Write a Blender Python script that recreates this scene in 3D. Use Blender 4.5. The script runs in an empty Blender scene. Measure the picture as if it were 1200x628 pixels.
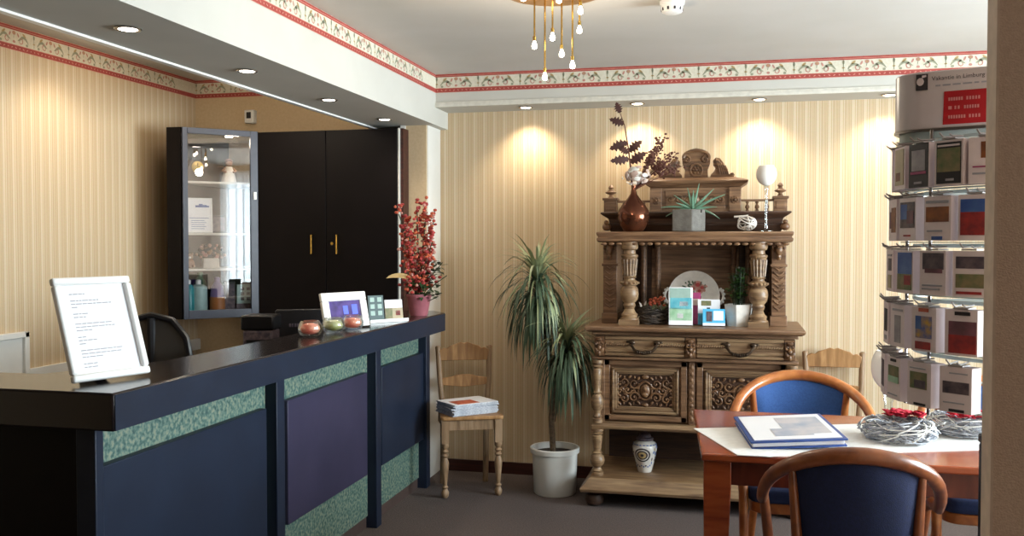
import bpy, bmesh, math, random
from mathutils import Vector, Matrix, Euler
random.seed(7)
PI = math.pi
sc = bpy.context.scene
col = sc.collection
R = math.radians
sin, cos = math.sin, math.cos

# ------------------------------------------------------------------ materials
def lin(h):
    h = h.lstrip('#')
    o = []
    for i in (0, 2, 4):
        c = int(h[i:i+2], 16) / 255
        o.append(c/12.92 if c <= .04045 else ((c+.055)/1.055)**2.4)
    return (*o, 1)

def newmat(name):
    m = bpy.data.materials.new(name); m.use_nodes = True
    nt = m.node_tree
    return m, nt, nt.nodes['Principled BSDF']

def N(nt, t, **k):
    n = nt.nodes.new(t)
    for a, b in k.items(): setattr(n, a, b)
    return n

def ramp(nt, stops, interp='LINEAR'):
    r = N(nt, 'ShaderNodeValToRGB'); cr = r.color_ramp; cr.interpolation = interp
    while len(cr.elements) < len(stops): cr.elements.new(.5)
    for e, (p, c) in zip(cr.elements, stops):
        e.position = p; e.color = lin(c) if isinstance(c, str) else c
    return r

def P(name, c, rough=.5, metal=0, c2=None, scale=30, bump=0, bscale=80, **kw):
    m, nt, b = newmat(name)
    b.inputs['Base Color'].default_value = lin(c)
    b.inputs['Roughness'].default_value = rough; b.inputs['Metallic'].default_value = metal
    for k, v in kw.items(): b.inputs[k.replace('_', ' ')].default_value = v
    tc = N(nt, 'ShaderNodeTexCoord')
    nz = N(nt, 'ShaderNodeTexNoise'); nz.inputs['Scale'].default_value = scale; nz.inputs['Detail'].default_value = 4
    nt.links.new(tc.outputs['Object'], nz.inputs['Vector'])
    if c2 is None:
        l = lin(c); c2v = tuple(x*.86 for x in l[:3]) + (1,)
    else: c2v = lin(c2)
    r = ramp(nt, [(.35, c2v), (.65, c)]); nt.links.new(nz.outputs['Fac'], r.inputs['Fac'])
    nt.links.new(r.outputs['Color'], b.inputs['Base Color'])
    if bump:
        n2 = N(nt, 'ShaderNodeTexNoise'); n2.inputs['Scale'].default_value = bscale
        nt.links.new(tc.outputs['Object'], n2.inputs['Vector'])
        bp = N(nt, 'ShaderNodeBump'); bp.inputs['Strength'].default_value = bump; bp.inputs['Distance'].default_value = .01
        nt.links.new(n2.outputs['Fac'], bp.inputs['Height']); nt.links.new(bp.outputs['Normal'], b.inputs['Normal'])
    return m

def wood(name, dark, mid, light, rough=.45, st=(2, 18, 30), coat=0.0):
    m, nt, b = newmat(name)
    tc = N(nt, 'ShaderNodeTexCoord'); mp = N(nt, 'ShaderNodeMapping'); mp.inputs['Scale'].default_value = st
    nz = N(nt, 'ShaderNodeTexNoise'); nz.inputs['Scale'].default_value = 2.2; nz.inputs['Detail'].default_value = 7; nz.inputs['Distortion'].default_value = .6
    r = ramp(nt, [(.3, dark), (.5, mid), (.72, light)])
    L = nt.links.new
    L(tc.outputs['Object'], mp.inputs['Vector']); L(mp.outputs['Vector'], nz.inputs['Vector']); L(nz.outputs['Fac'], r.inputs['Fac'])
    L(r.outputs['Color'], b.inputs['Base Color'])
    bp = N(nt, 'ShaderNodeBump'); bp.inputs['Strength'].default_value = .12; bp.inputs['Distance'].default_value = .004
    L(nz.outputs['Fac'], bp.inputs['Height']); L(bp.outputs['Normal'], b.inputs['Normal'])
    b.inputs['Roughness'].default_value = rough; b.inputs['Coat Weight'].default_value = coat; b.inputs['Coat Roughness'].default_value = .15
    return m

def wallpaper(name, axis, period=.062):
    m, nt, b = newmat(name); L = nt.links.new
    tc = N(nt, 'ShaderNodeTexCoord'); sx = N(nt, 'ShaderNodeSeparateXYZ'); L(tc.outputs['Object'], sx.inputs[0])
    d = N(nt, 'ShaderNodeMath', operation='DIVIDE'); d.inputs[1].default_value = period; L(sx.outputs[axis], d.inputs[0])
    f = N(nt, 'ShaderNodeMath', operation='FRACT'); L(d.outputs[0], f.inputs[0])
    A, B, C, D = '#d0b896', '#c4a982', '#d7c4a6', '#bb9e79'
    r = ramp(nt, [(0, A), (.10, D), (.15, C), (.38, C), (.42, B), (.48, C), (.55, A), (.62, D), (.67, A), (.84, B), (.88, A), (.94, B)], 'CONSTANT')
    L(f.outputs[0], r.inputs['Fac'])
    nz = N(nt, 'ShaderNodeTexNoise'); nz.inputs['Scale'].default_value = 90; L(tc.outputs['Object'], nz.inputs['Vector'])
    mx = N(nt, 'ShaderNodeMix', data_type='RGBA', blend_type='MULTIPLY'); mx.inputs[0].default_value = .12
    L(r.outputs['Color'], mx.inputs[6]); L(nz.outputs['Color'], mx.inputs[7]); L(mx.outputs[2], b.inputs['Base Color'])
    b.inputs['Roughness'].default_value = .7
    return m

def emis(name, c, s):
    m, nt, b = newmat(name)
    b.inputs['Base Color'].default_value = lin(c)
    b.inputs['Emission Color'].default_value = lin(c); b.inputs['Emission Strength'].default_value = s
    return m

def glass(name, c='#ffffff', rough=0.0, gl=.12):
    # thin glass: transparent + glossy so that light passes without caustics
    m, nt, b = newmat(name); nt.nodes.remove(b)
    out = nt.nodes['Material Output']
    t = N(nt, 'ShaderNodeBsdfTransparent'); t.inputs[0].default_value = lin(c)
    g = N(nt, 'ShaderNodeBsdfGlossy'); g.inputs['Roughness'].default_value = rough
    fr = N(nt, 'ShaderNodeLayerWeight'); fr.inputs['Blend'].default_value = .35
    ad = N(nt, 'ShaderNodeMath', operation='MULTIPLY_ADD'); ad.inputs[1].default_value = .7; ad.inputs[2].default_value = gl; ad.use_clamp = True
    mx = N(nt, 'ShaderNodeMixShader'); L = nt.links.new
    L(fr.outputs['Facing'], ad.inputs[0]); L(ad.outputs[0], mx.inputs[0]); L(t.outputs[0], mx.inputs[1]); L(g.outputs[0], mx.inputs[2]); L(mx.outputs[0], out.inputs['Surface'])
    return m

def sheer(name):
    m, nt, b = newmat(name); nt.nodes.remove(b); L = nt.links.new
    out = nt.nodes['Material Output']
    t = N(nt, 'ShaderNodeBsdfTransparent'); tl = N(nt, 'ShaderNodeBsdfTranslucent'); tl.inputs[0].default_value = (.9, .93, .95, 1)
    df = N(nt, 'ShaderNodeBsdfDiffuse'); df.inputs[0].default_value = (.85, .85, .85, 1)
    a = N(nt, 'ShaderNodeMixShader'); a.inputs[0].default_value = .35; L(tl.outputs[0], a.inputs[1]); L(df.outputs[0], a.inputs[2])
    mx = N(nt, 'ShaderNodeMixShader'); mx.inputs[0].default_value = .85; L(t.outputs[0], mx.inputs[1]); L(a.outputs[0], mx.inputs[2]); L(mx.outputs[0], out.inputs['Surface'])
    return m

def speckle(name, cols, scale, rough=.6):
    m, nt, b = newmat(name); L = nt.links.new
    tc = N(nt, 'ShaderNodeTexCoord'); nz = N(nt, 'ShaderNodeTexNoise'); nz.inputs['Scale'].default_value = scale; nz.inputs['Detail'].default_value = 2
    L(tc.outputs['Object'], nz.inputs['Vector'])
    k = len(cols); r = ramp(nt, [(.32 + .36*i/(k-1), c) for i, c in enumerate(cols)]); L(nz.outputs['Fac'], r.inputs['Fac']); L(r.outputs['Color'], b.inputs['Base Color'])
    b.inputs['Roughness'].default_value = rough
    return m

M = {}
M['carpet'] = P('carpet', '#655753', .95, c2='#4e4543', scale=140, bump=.6, bscale=260)
M['ceil'] = P('ceiling_paint', '#d0cbc4', .8, scale=3, c2='#cbc6be')
M['soffit'] = P('beam_paint', '#c9c6bd', .7, scale=4, c2='#c4c1b8')
M['wallx'] = wallpaper('striped_wallpaper_back', 'X')
M['wally'] = wallpaper('striped_wallpaper_left', 'Y')
M['tan'] = P('tan_wall', '#cdb694', .75, scale=60, c2='#c6ae8b')
M['pillar'] = P('textured_wall', '#dbc3ae', .85, c2='#d2b8a2', scale=160, bump=.3, bscale=300)
M['pillar2'] = P('wall_edge', '#e2cdb9', .8)
M['white'] = P('white_paint', '#e6e4de', .45, scale=6, c2='#dfddd6')
M['white2'] = P('white_gloss', '#f1f0ee', .3, scale=6, c2='#ebeae6')
M['trimwhite'] = P('trim_white', '#dcd8cc', .5)
M['redbase'] = wood('baseboard_wood', '#2c120d', '#3d1a12', '#4a2118')
M['red'] = P('border_red', '#a8483f', .7, c2='#9a3d36', scale=40)
M['redl'] = P('border_pink', '#d08d7c', .7)
M['bcream'] = P('border_cream', '#dcd6c4', .7, scale=80, c2='#d2cbb6')
M['bgreen'] = P('border_green', '#9a9b82', .7)
M['bochre'] = P('border_ochre', '#b79c6a', .7)
M['brose'] = P('border_rose', '#c08a7c', .7)
M['navy'] = P('navy_lacquer', '#202838', .38, c2='#1d2433', scale=8, Specular_IOR_Level=.22)
M['navyp'] = P('navy_board', '#1e2738', .42, c2='#1b2333', scale=5, Specular_IOR_Level=.22)
M['plumb'] = P('plum_board', '#37344a', .42, c2='#312f44', scale=5, Specular_IOR_Level=.22)
M['blacktop'] = P('black_worktop', '#241d1e', .18, c2='#1d1718', scale=12)
M['green'] = speckle('speckled_green', ['#274844', '#43625b', '#687b6c', '#858873'], 75)
M['plinth'] = P('plinth', '#4a3a35', .6)
M['blk'] = P('black_lacquer', '#0f0a0c', .5, c2='#0c0809', scale=6, Specular_IOR_Level=.15)
M['cabblue'] = P('dark_frame', '#343745', .35)
M['shelfw'] = P('shelf_white', '#d6cfc4', .5)
M['cabin'] = P('cabinet_inside', '#a3937d', .7)
M['glass'] = glass('cabinet_glass', gl=.13)
M['clear'] = glass('clear_glass', '#f6fafa', gl=.06)
M['frost'] = P('frosted_white_glass', '#f6f3ef', .25, scale=4, c2='#f0ece6')
M['brass'] = P('brass', '#c9a455', .25, 1)
M['brassl'] = P('brass_plate', '#a8835a', .45, .7)
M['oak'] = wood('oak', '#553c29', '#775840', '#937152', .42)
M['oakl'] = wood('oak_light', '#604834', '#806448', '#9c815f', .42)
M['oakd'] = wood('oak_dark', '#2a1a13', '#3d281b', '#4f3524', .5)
M['carve'] = wood('oak_carving', '#46301f', '#6b4c34', '#8b6846', .4)
M['iron'] = P('dark_handle_metal', '#4a3c30', .35, .8)
M['pine'] = wood('pine', '#7c5630', '#9a7044', '#b38859', .45, st=(18, 18, 2))
M['pine2'] = wood('pine_grey', '#6b523a', '#8a6e50', '#a0856a', .5, st=(18, 18, 2))
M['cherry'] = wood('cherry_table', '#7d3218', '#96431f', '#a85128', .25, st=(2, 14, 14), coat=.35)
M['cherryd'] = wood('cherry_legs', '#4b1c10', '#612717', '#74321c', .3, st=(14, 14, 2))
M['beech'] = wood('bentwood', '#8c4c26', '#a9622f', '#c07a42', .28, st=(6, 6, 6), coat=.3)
M['beech_shade'] = wood('bentwood_shaded', '#5f2f18', '#7c4322', '#95562e', .3, st=(6, 6, 6), coat=.3)  # bentwood with the near chair's shade in its colour
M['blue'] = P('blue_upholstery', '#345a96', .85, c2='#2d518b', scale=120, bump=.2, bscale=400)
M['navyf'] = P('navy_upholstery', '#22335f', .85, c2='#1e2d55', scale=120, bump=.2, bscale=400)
M['blue_shade'] = P('shaded_blue_upholstery', '#121c40', .95, c2='#0f1836', scale=120, bump=.2, bscale=400)  # the blue chair cloth, darkened to stand for shade
M['cloth'] = P('white_linen', '#f0eeea', .9, scale=50, c2='#e8e6e1', bump=.15, bscale=300)
M['paper'] = P('paper', '#f2f1f3', .7, scale=4, c2='#ecebee')
M['ink'] = P('faint_ink', '#a9a6ad', .8)
M['inkd'] = P('dark_ink', '#3a3336', .8)
M['lilac'] = P('card_paper', '#ecdcdc', .6, c2='#e2d2d3', scale=20)
M['rackplastic'] = P('grey_rack_plastic', '#d8cccb', .3, c2='#d0c4c4', scale=10)
M['aqua'] = P('pale_plastic', '#aab8b6', .25, scale=6, c2='#a2b0ae')
M['clipgrey'] = P('clip_grey', '#a39a97', .4)
M['steel'] = P('steel', '#8d8785', .3, .9)
M['signred'] = P('sign_red', '#b5121d', .5)
M['signpink'] = P('sign_pink', '#d98a88', .6)
M['leaf'] = P('leaf_green', '#4c5f48', .5, c2='#33462f', scale=14)
M['leaf2'] = P('leaf_olive', '#7f8a62', .5, c2='#949a72', scale=10)
M['leafd'] = P('leaf_dark', '#2d4526', .45, c2='#203519', scale=20)
M['basil'] = P('basil_leaf', '#4c7a37', .45, c2='#3b652b', scale=20)
M['aloe'] = P('aloe_leaf', '#6d8f78', .4, c2='#5a7d67', scale=12)
M['trunk'] = P('plant_trunk', '#6d5a44', .85, c2='#4c3d2e', scale=60, bump=.5)
M['soil'] = P('soil', '#2b211b', .95, bump=.6)
M['pot'] = P('white_ceramic', '#dcdad4', .3, c2='#d2d0c9', scale=4)
M['potr'] = P('rose_pot', '#a4616a', .35)
M['flred'] = P('red_blossom', '#b5403a', .6, c2='#8f2c30', scale=30)
M['florg'] = P('orange_blossom', '#c96a44', .6, c2='#a83a30', scale=40)
M['flpink'] = P('pale_blossom', '#cdb7a8', .7, c2='#b59a92', scale=25)
M['holly'] = P('dried_holly', '#3a1d1f', .5, c2='#4d2a22', scale=18)
M['twigbrown'] = P('dried_twig', '#5b3023', .7)
M['copper'] = P('copper_glaze', '#7a4a33', .12, .75, c2='#5a3324', scale=8)
M['conc'] = P('concrete', '#77736c', .85, c2='#66625c', scale=30, bump=.2)
M['rattan'] = P('white_rattan', '#d8d0c6', .6)
M['twigdark'] = P('dark_twig', '#332a24', .8, c2='#463b31', scale=40)
M['twiggrey'] = P('grey_white_twig', '#bfc1c7', .8, c2='#74777f', scale=35)
M['felt'] = P('red_felt', '#c31f38', .85, c2='#a5152c', scale=40)
M['porc'] = P('porcelain', '#d9d2c8', .25)
M['teal'] = P('teal_print', '#4aa3b5', .5, c2='#7cc4cc', scale=18)
M['sky'] = P('sky_print', '#3aa6d6', .45, c2='#5cbce2', scale=14)
M['pgreen'] = P('green_print', '#7db083', .5, c2='#b5d1b8', scale=22)
M['magenta'] = P('magenta_print', '#a8386e', .5, c2='#8a2a58', scale=14)
M['mblack'] = P('black_plastic', '#141316', .35)
M['mesh'] = glass('dark_mesh', '#4d463f', rough=.6, gl=.05)
M['screen'] = P('photo_screen', '#5b4a8c', .2, c2='#3a2f5c', scale=22, Emission_Color=lin('#4a3f78'), Emission_Strength=.12)
M['screenb'] = emis('screen_window', '#4f5fd8', .6)
M['dkgreen'] = P('dark_green_card', '#2b4a48', .5)
M['pale'] = P('pale_green_print', '#9db8ad', .5)
M['bulb'] = emis('bulb_glow', '#fff1d8', 14)
M['spot'] = emis('downlight_glow', '#fff0d8', 12)
M['spotcool'] = emis('downlight_glow_soft', '#fff6ea', 9)
M['chrome'] = P('chrome_ring', '#b5aea4', .25, .9)
M['waxr'] = P('red_candle', '#ee7460', .4, c2='#f7b090', scale=40, Emission_Color=lin('#e0604c'), Emission_Strength=.12)  # faint emission gives the wax a translucent glow
M['waxy'] = P('yellow_candle', '#c4b85a', .35, c2='#e6e2c0', scale=24)
M['sheer'] = sheer('sheer_curtain')
M['blueedge'] = P('blue_cover', '#2f4f94', .4)
M['pic1'] = P('album_picture', '#c9c3c6', .5, c2='#9aa5b8', scale=12)
M['brownpic'] = P('brown_print', '#9a5b2c', .6, c2='#6b3a20', scale=40)
M['darkpic'] = P('dark_print', '#3a3240', .6, c2='#6f5f62', scale=45)
M['blackpic'] = P('black_print', '#221c22', .6)
M['bluepic'] = P('blue_print', '#2f4f96', .6, c2='#4f6fa8', scale=30)
M['redpic'] = P('red_print', '#a8302c', .6, c2='#7a2428', scale=50)
M['greenpic'] = P('landscape_print', '#5d6b42', .6, c2='#8a7a58', scale=50)
M['pinkpic'] = P('sunset_print', '#8a5560', .6, c2='#5c3a44', scale=25)
M['greypic'] = P('grey_print', '#a9a2a6', .6, c2='#8c868c', scale=40)
M['beigepic'] = P('beige_print', '#b8a888', .6)
M['yelpic'] = P('yellow_print', '#c9a13c', .6, c2='#3c56a0', scale=60)
M['magpic'] = P('magenta_line', '#a83a6a', .6)
M['whitefig'] = P('white_figurine', '#e2d8cc', .5)
M['skin'] = P('doll_skin', '#9c7258', .6)
M['darkwood'] = P('dark_wood', '#241713', .35)
M['gold'] = P('gold_dial', '#d9b96a', .35, .4)
M['tealb'] = P('teal_bottle', '#2b8f96', .3)
M['bottleg'] = P('green_bottle', '#1f6b4c', .3)
M['lotion'] = P('white_bottle', '#a9c6c4', .35)
M['violet'] = P('violet_bottle', '#7a6a9c', .3)
M['orangel'] = P('orange_label', '#b0703c', .5)
M['magw'] = P('magazine_pages', '#c9ccd2', .6, c2='#a4a8b4', scale=90)

# ------------------------------------------------------------------ mesh builder
class MB:
    def __init__(s): s.v = []; s.f = []; s.m = []
    def add(s, vs, fs, mi=0):
        o = len(s.v); s.v += [Vector(p) for p in vs]
        for f in fs: s.f.append([i+o for i in f]); s.m.append(mi)
        return s
    def box(s, x0, x1, y0, y1, z0, z1, mi=0):
        return s.add([(x0,y0,z0),(x1,y0,z0),(x1,y1,z0),(x0,y1,z0),(x0,y0,z1),(x1,y0,z1),(x1,y1,z1),(x0,y1,z1)],
              [(0,3,2,1),(4,5,6,7),(0,1,5,4),(1,2,6,5),(2,3,7,6),(3,0,4,7)], mi)
    def cbox(s, c, d, mi=0):
        return s.box(c[0]-d[0]/2, c[0]+d[0]/2, c[1]-d[1]/2, c[1]+d[1]/2, c[2]-d[2]/2, c[2]+d[2]/2, mi)
    def lathe(s, pr, cx=0, cy=0, seg=20, mi=0, z=0, cap=True):
        vs = []; fs = []; n = len(pr)
        for r, h in pr:
            for k in range(seg):
                a = 2*PI*k/seg; vs.append((cx+r*cos(a), cy+r*sin(a), z+h))
        for i in range(n-1):
            for k in range(seg):
                k2 = (k+1) % seg; fs.append((i*seg+k, i*seg+k2, (i+1)*seg+k2, (i+1)*seg+k))
        if cap:
            fs.append(tuple(range(seg-1, -1, -1))); fs.append(tuple((n-1)*seg+k for k in range(seg)))
        return s.add(vs, fs, mi)
    def tube(s, pts, rad, seg=8, mi=0, closed=False):
        pts = [Vector(p) for p in pts]; n = len(pts)
        if not hasattr(rad, '__len__'): rad = [rad]*n
        vs = []; fs = []; up = None
        for i, p in enumerate(pts):
            if closed: t = pts[(i+1) % n]-pts[i-1]
            else: t = pts[min(i+1, n-1)]-pts[max(i-1, 0)]
            if t.length < 1e-9: t = Vector((0,0,1))
            t.normalize()
            if up is None:
                up = t.orthogonal().normalized()
            up = (up - t*up.dot(t))
            if up.length < 1e-6: up = t.orthogonal()
            up.normalize(); w = t.cross(up)
            for k in range(seg):
                a = 2*PI*k/seg; vs.append(p + (up*cos(a)+w*sin(a))*rad[i])
        for i in range(n if closed else n-1):
            j = (i+1) % n
            for k in range(seg):
                k2 = (k+1) % seg; fs.append((i*seg+k, i*seg+k2, j*seg+k2, j*seg+k))
        if not closed:
            fs.append(tuple(range(seg-1, -1, -1))); fs.append(tuple((n-1)*seg+k for k in range(seg)))
        return s.add(vs, fs, mi)
    def prism(s, poly, lo, hi, plane='xy', mi=0):
        def q(a, b, c): return (a,b,c) if plane == 'xy' else ((a,c,b) if plane == 'xz' else (c,a,b))
        n = len(poly)
        return s.add([q(a,b,lo) for a,b in poly]+[q(a,b,hi) for a,b in poly],
              [tuple(range(n-1,-1,-1)), tuple(range(n,2*n))]+[(i,(i+1)%n,(i+1)%n+n,i+n) for i in range(n)], mi)
    def ell(s, c, r, seg=12, rings=8, mi=0, rot=None):
        if not hasattr(r, '__len__'): r = (r, r, r)
        c = Vector(c); vs = []; fs = []
        def tr(p):
            p = Vector(p)
            if rot is not None: p = rot @ p
            return c+p
        vs.append(tr((0,0,-r[2])))
        for i in range(1, rings):
            ph = -PI/2+PI*i/rings
            for k in range(seg):
                a = 2*PI*k/seg; vs.append(tr((r[0]*cos(ph)*cos(a), r[1]*cos(ph)*sin(a), r[2]*sin(ph))))
        vs.append(tr((0,0,r[2]))); t = len(vs)-1
        for k in range(seg):
            k2 = (k+1) % seg; fs.append((0, 1+k2, 1+k)); b = 1+(rings-2)*seg; fs.append((t, b+k, b+k2))
        for i in range(rings-2):
            for k in range(seg):
                k2 = (k+1) % seg; a = 1+i*seg; fs.append((a+k, a+k2, a+seg+k2, a+seg+k))
        return s.add(vs, fs, mi)
    def leaf(s, base, d, length, width, droop=0.0, seg=6, mi=0, prof=None, up=(0,0,1), fold=.15):
        # curved strip leaf that bends towards gravity
        p = Vector(base); d = Vector(d).normalized(); up = Vector(up); vs = []; fs = []
        step = length/seg
        for i in range(seg+1):
            t = i/seg
            side = d.cross(up)
            if side.length < 1e-4: side = Vector((1,0,0))
            side.normalize(); nrm = side.cross(d).normalized()
            w = width*(prof(t) if prof else sin(PI*min(1, t*.92+.08))**.7)/2
            vs += [p-side*w+nrm*fold*w, p.copy(), p+side*w+nrm*fold*w]
            p = p+d*step; d = (d+Vector((0,0,-1))*droop/seg).normalized()
        for i in range(seg):
            a = i*3; fs += [(a,a+1,a+4,a+3),(a+1,a+2,a+5,a+4)]
        return s.add(vs, fs, mi)
    def ribbon(s, pts, w, fn, mi=0):
        # flat ribbon in 2D (u,v) mapped to 3D by fn
        vs = []; fs = []; n = len(pts)
        if not hasattr(w, '__len__'): w = [w]*n
        for i in range(n):
            a = pts[max(i-1,0)]; b = pts[min(i+1,n-1)]; dx, dy = b[0]-a[0], b[1]-a[1]; l = math.hypot(dx,dy) or 1
            nx, ny = -dy/l*w[i]/2, dx/l*w[i]/2
            vs += [fn(pts[i][0]+nx, pts[i][1]+ny), fn(pts[i][0]-nx, pts[i][1]-ny)]
        for i in range(n-1): fs.append((2*i, 2*i+1, 2*i+3, 2*i+2))
        return s.add(vs, fs, mi)
    def disk(s, u, v, ru, rv, fn, mi=0, seg=8, a0=0):
        return s.add([fn(u+ru*cos(2*PI*k/seg)*cos(a0)-rv*sin(2*PI*k/seg)*sin(a0), v+ru*cos(2*PI*k/seg)*sin(a0)+rv*sin(2*PI*k/seg)*cos(a0)) for k in range(seg)], [tuple(range(seg))], mi)
    def join(s, o, mat=None, mi=None):
        off = len(s.v); s.v += [(mat @ p if mat is not None else p.copy()) for p in o.v]
        for f, m in zip(o.f, o.m): s.f.append([i+off for i in f]); s.m.append(m if mi is None else mi)
        return s
    def xf(s, mat): s.v = [mat @ p for p in s.v]; return s
    def mv(s, x, y, z): return s.xf(Matrix.Translation((x,y,z)))

def obj(name, mb, mats, parent=None, loc=(0,0,0), rot=None, bevel=0, smooth=True, angle=40, recalc=True, solid=0, bseg=2):
    me = bpy.data.meshes.new(name); me.from_pydata([tuple(p) for p in mb.v], [], mb.f)
    if not isinstance(mats, (list, tuple)): mats = [mats]
    for m in mats: me.materials.append(M[m] if isinstance(m, str) else m)
    me.polygons.foreach_set('material_index', mb.m)
    if recalc:
        bm = bmesh.new(); bm.from_mesh(me); bmesh.ops.recalc_face_normals(bm, faces=bm.faces); bm.to_mesh(me); bm.free()
    if smooth:
        me.shade_smooth(); me.set_sharp_from_angle(angle=R(angle))
    o = bpy.data.objects.new(name, me); col.objects.link(o); o.location = loc
    if rot: o.rotation_euler = rot
    if parent: o.parent = parent
    if bevel:
        b = o.modifiers.new('bevel', 'BEVEL'); b.width = bevel; b.segments = bseg; b.limit_method = 'ANGLE'; b.angle_limit = R(40)
    if solid:
        b = o.modifiers.new('solid', 'SOLIDIFY'); b.thickness = solid; b.offset = 0
    return o

def tag(o, label=None, cat=None, group=None, kind=None):
    if label: o['label'] = label
    if cat: o['category'] = cat
    if group: o['group'] = group
    if kind: o['kind'] = kind
    return o
def thing(name, label, cat, loc=(0,0,0), rz=0, group=None, rot=None):
    o = bpy.data.objects.new(name, None); col.objects.link(o); o.location = loc
    o.rotation_euler = rot if rot else (0,0,rz); o.empty_display_size = .05
    return tag(o, label, cat, group)
def struct(name, mb, mats, **k):
    return tag(obj(name, mb, mats, **k), kind='structure')
def dup(o, loc, rz, label, group=None):
    r = o.copy(); col.objects.link(r); r.location = loc; r.rotation_euler = (0,0,rz); r['label'] = label
    if group: r['group'] = group
    for ch in list(o.children):
        c = ch.copy(); col.objects.link(c); c.parent = r
        for g in list(ch.children):
            d = g.copy(); col.objects.link(d); d.parent = c
    return r
def textmesh(s, size, mi, fn, mb):
    # lettering as flat polygons added to mb; fn maps (u,v) to 3D; returns width
    cu = bpy.data.curves.new('lettering', 'FONT'); cu.body = s; cu.size = size; cu.resolution_u = 2
    t = bpy.data.objects.new('lettering', cu); col.objects.link(t)
    dg = bpy.context.evaluated_depsgraph_get(); me = t.evaluated_get(dg).to_mesh()
    mb.add([fn(v.co.x, v.co.y) for v in me.vertices], [tuple(p.vertices) for p in me.polygons], mi)
    w = max(v.co.x for v in me.vertices)
    t.evaluated_get(dg).to_mesh_clear(); bpy.data.objects.remove(t); bpy.data.curves.remove(cu)
    return w
def rrect(x0, x1, y0, y1, r, n=5):
    out = []
    for cx, cy, a0 in ((x1-r,y0+r,-90),(x1-r,y1-r,0),(x0+r,y1-r,90),(x0+r,y0+r,180)):
        for k in range(n+1):
            a = R(a0+90*k/n); out.append((cx+r*cos(a), cy+r*sin(a)))
    return out
def spiral(cx, cz, r0, turns, a0, sgn=1, n=18, shrink=.12):
    return [(cx+(r0*(1-(1-shrink)*i/(n-1)))*cos(a0+sgn*turns*2*PI*i/(n-1)), cz+(r0*(1-(1-shrink)*i/(n-1)))*sin(a0+sgn*turns*2*PI*i/(n-1))) for i in range(n)]

# ------------------------------------------------------------------ the room
XL, YB, ZC, ZA = -3.42, 5.45, 2.38, 2.456
XR, YF = 3.0, -2.0
struct('floor', MB().box(XL-.1, XR+.1, YF-.1, YB+.1, -.1, 0), 'carpet', smooth=False)
struct('ceiling', MB().box(-1.70, XR+.1, YF-.1, YB+.1, ZC, ZC+.1), 'ceil', smooth=False)
struct('ceiling_alcove', MB().box(XL-.1, -2.10, YF-.1, YB+.1, ZA, ZA+.1), 'ceil', smooth=False)
struct('wall_back', MB().box(-1.91, XR+.1, YB, YB+.1, 0, 2.5), 'wallx', smooth=False)
struct('wall_alcove', MB().box(XL-.1, -1.91, YB, YB+.1, 0, 2.5), 'tan', smooth=False)
struct('wall_left', MB().box(XL-.1, XL, YF-.1, YB, 0, 2.5), 'wally', smooth=False)
struct('wall_front', MB().box(XL-.1, XR+.1, YF-.1, YF, 0, 2.5), 'tan', smooth=False)
# right wall with a wide window opening
WY0, WY1, WZ0, WZ1 = 2.2, 4.6, .75, 2.2
W2Y0, W2Y1 = 1.35, 2.1
wr = MB()
wr.box(XR, XR+.1, YF-.1, W2Y0, 0, 2.5); wr.box(XR, XR+.1, WY1, YB, 0, 2.5)
wr.box(XR, XR+.1, W2Y0, WY1, 0, WZ0); wr.box(XR, XR+.1, W2Y0, WY1, WZ1, 2.5); wr.box(XR, XR+.1, W2Y1, WY0, WZ0, WZ1)
struct('wall_right', wr, 'wally', smooth=False)
def window(n, y0, y1, bars):
    f = MB()
    for a, b, c, d in ((y0, y1, WZ0, WZ0+.05), (y0, y1, WZ1-.05, WZ1), (y0, y0+.05, WZ0, WZ1), (y1-.05, y1, WZ0, WZ1)): f.box(XR+.02, XR+.07, a, b, c, d)
    for k in range(1, bars): y = y0+(y1-y0)*k/bars; f.box(XR+.025, XR+.065, y-.025, y+.025, WZ0, WZ1)
    w = struct('window_%d' % n, f, 'white2', smooth=False)
    obj('pane', MB().box(XR+.042, XR+.046, y0+.03, y1-.03, WZ0+.03, WZ1-.03), 'clear', parent=w, smooth=False)
    obj('sill', MB().box(XR-.08, XR+.02, y0-.05, y1+.05, WZ0-.04, WZ0), 'white2', parent=w, smooth=False)
window(1, WY0, WY1, 3); window(2, W2Y0, W2Y1, 1)
# sheer curtain in front of the narrow window
cu = MB(); n = 120; vs = []; fs = []
for i in range(n+1):
    t = i/n; y = 1.40+.95*t; x = XR-.12+.045*sin(t*2*PI*9)+.015*sin(t*2*PI*23+1)
    vs += [(x, y, .35), (x, y, 2.28)]
for i in range(n): fs.append((2*i, 2*i+2, 2*i+3, 2*i+1))
cu.add(vs, fs)
ct = tag(obj('sheer_curtain', cu, 'sheer', recalc=False), 'white sheer curtain hanging before the side window, mirrored in the cabinet door', 'curtain')
obj('curtain_rail', MB().tube([(XR-.12, 1.3, 2.29), (XR-.12, 2.5, 2.29)], .012), 'white2', parent=ct)

# beam over the counter, bulkhead over the sideboard, pier, right wall end
struct('wall_beam', MB().box(-2.10, -1.70, YF, YB, 2.086, 2.5), 'soffit', smooth=False)
struct('trim_1', MB().box(-2.118, -2.09, YF, YB, 2.078, 2.11), 'white2', smooth=False)
struct('wall_bulkhead', MB().box(-1.70, XR, 5.21, YB, 2.187, ZC), 'soffit', smooth=False)
struct('trim_2', MB().box(-1.70, XR, 5.192, 5.212, 2.187, 2.203).box(-1.70, XR, 5.198, 5.212, 2.203, 2.215), 'trimwhite', smooth=False)
struct('wall_pier', MB().box(-1.91, -1.755, 5.20, YB, 0, 2.086), 'tan', smooth=False)
struct('trim_3_lit_side', MB().box(-1.757, -1.748, 5.21, YB-.002, 0, 2.086).box(-1.912, -1.882, 5.192, 5.20, 0, 2.086), 'white', smooth=False)  # pier's right side whitened as window-lit; the front strip is real trim
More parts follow.
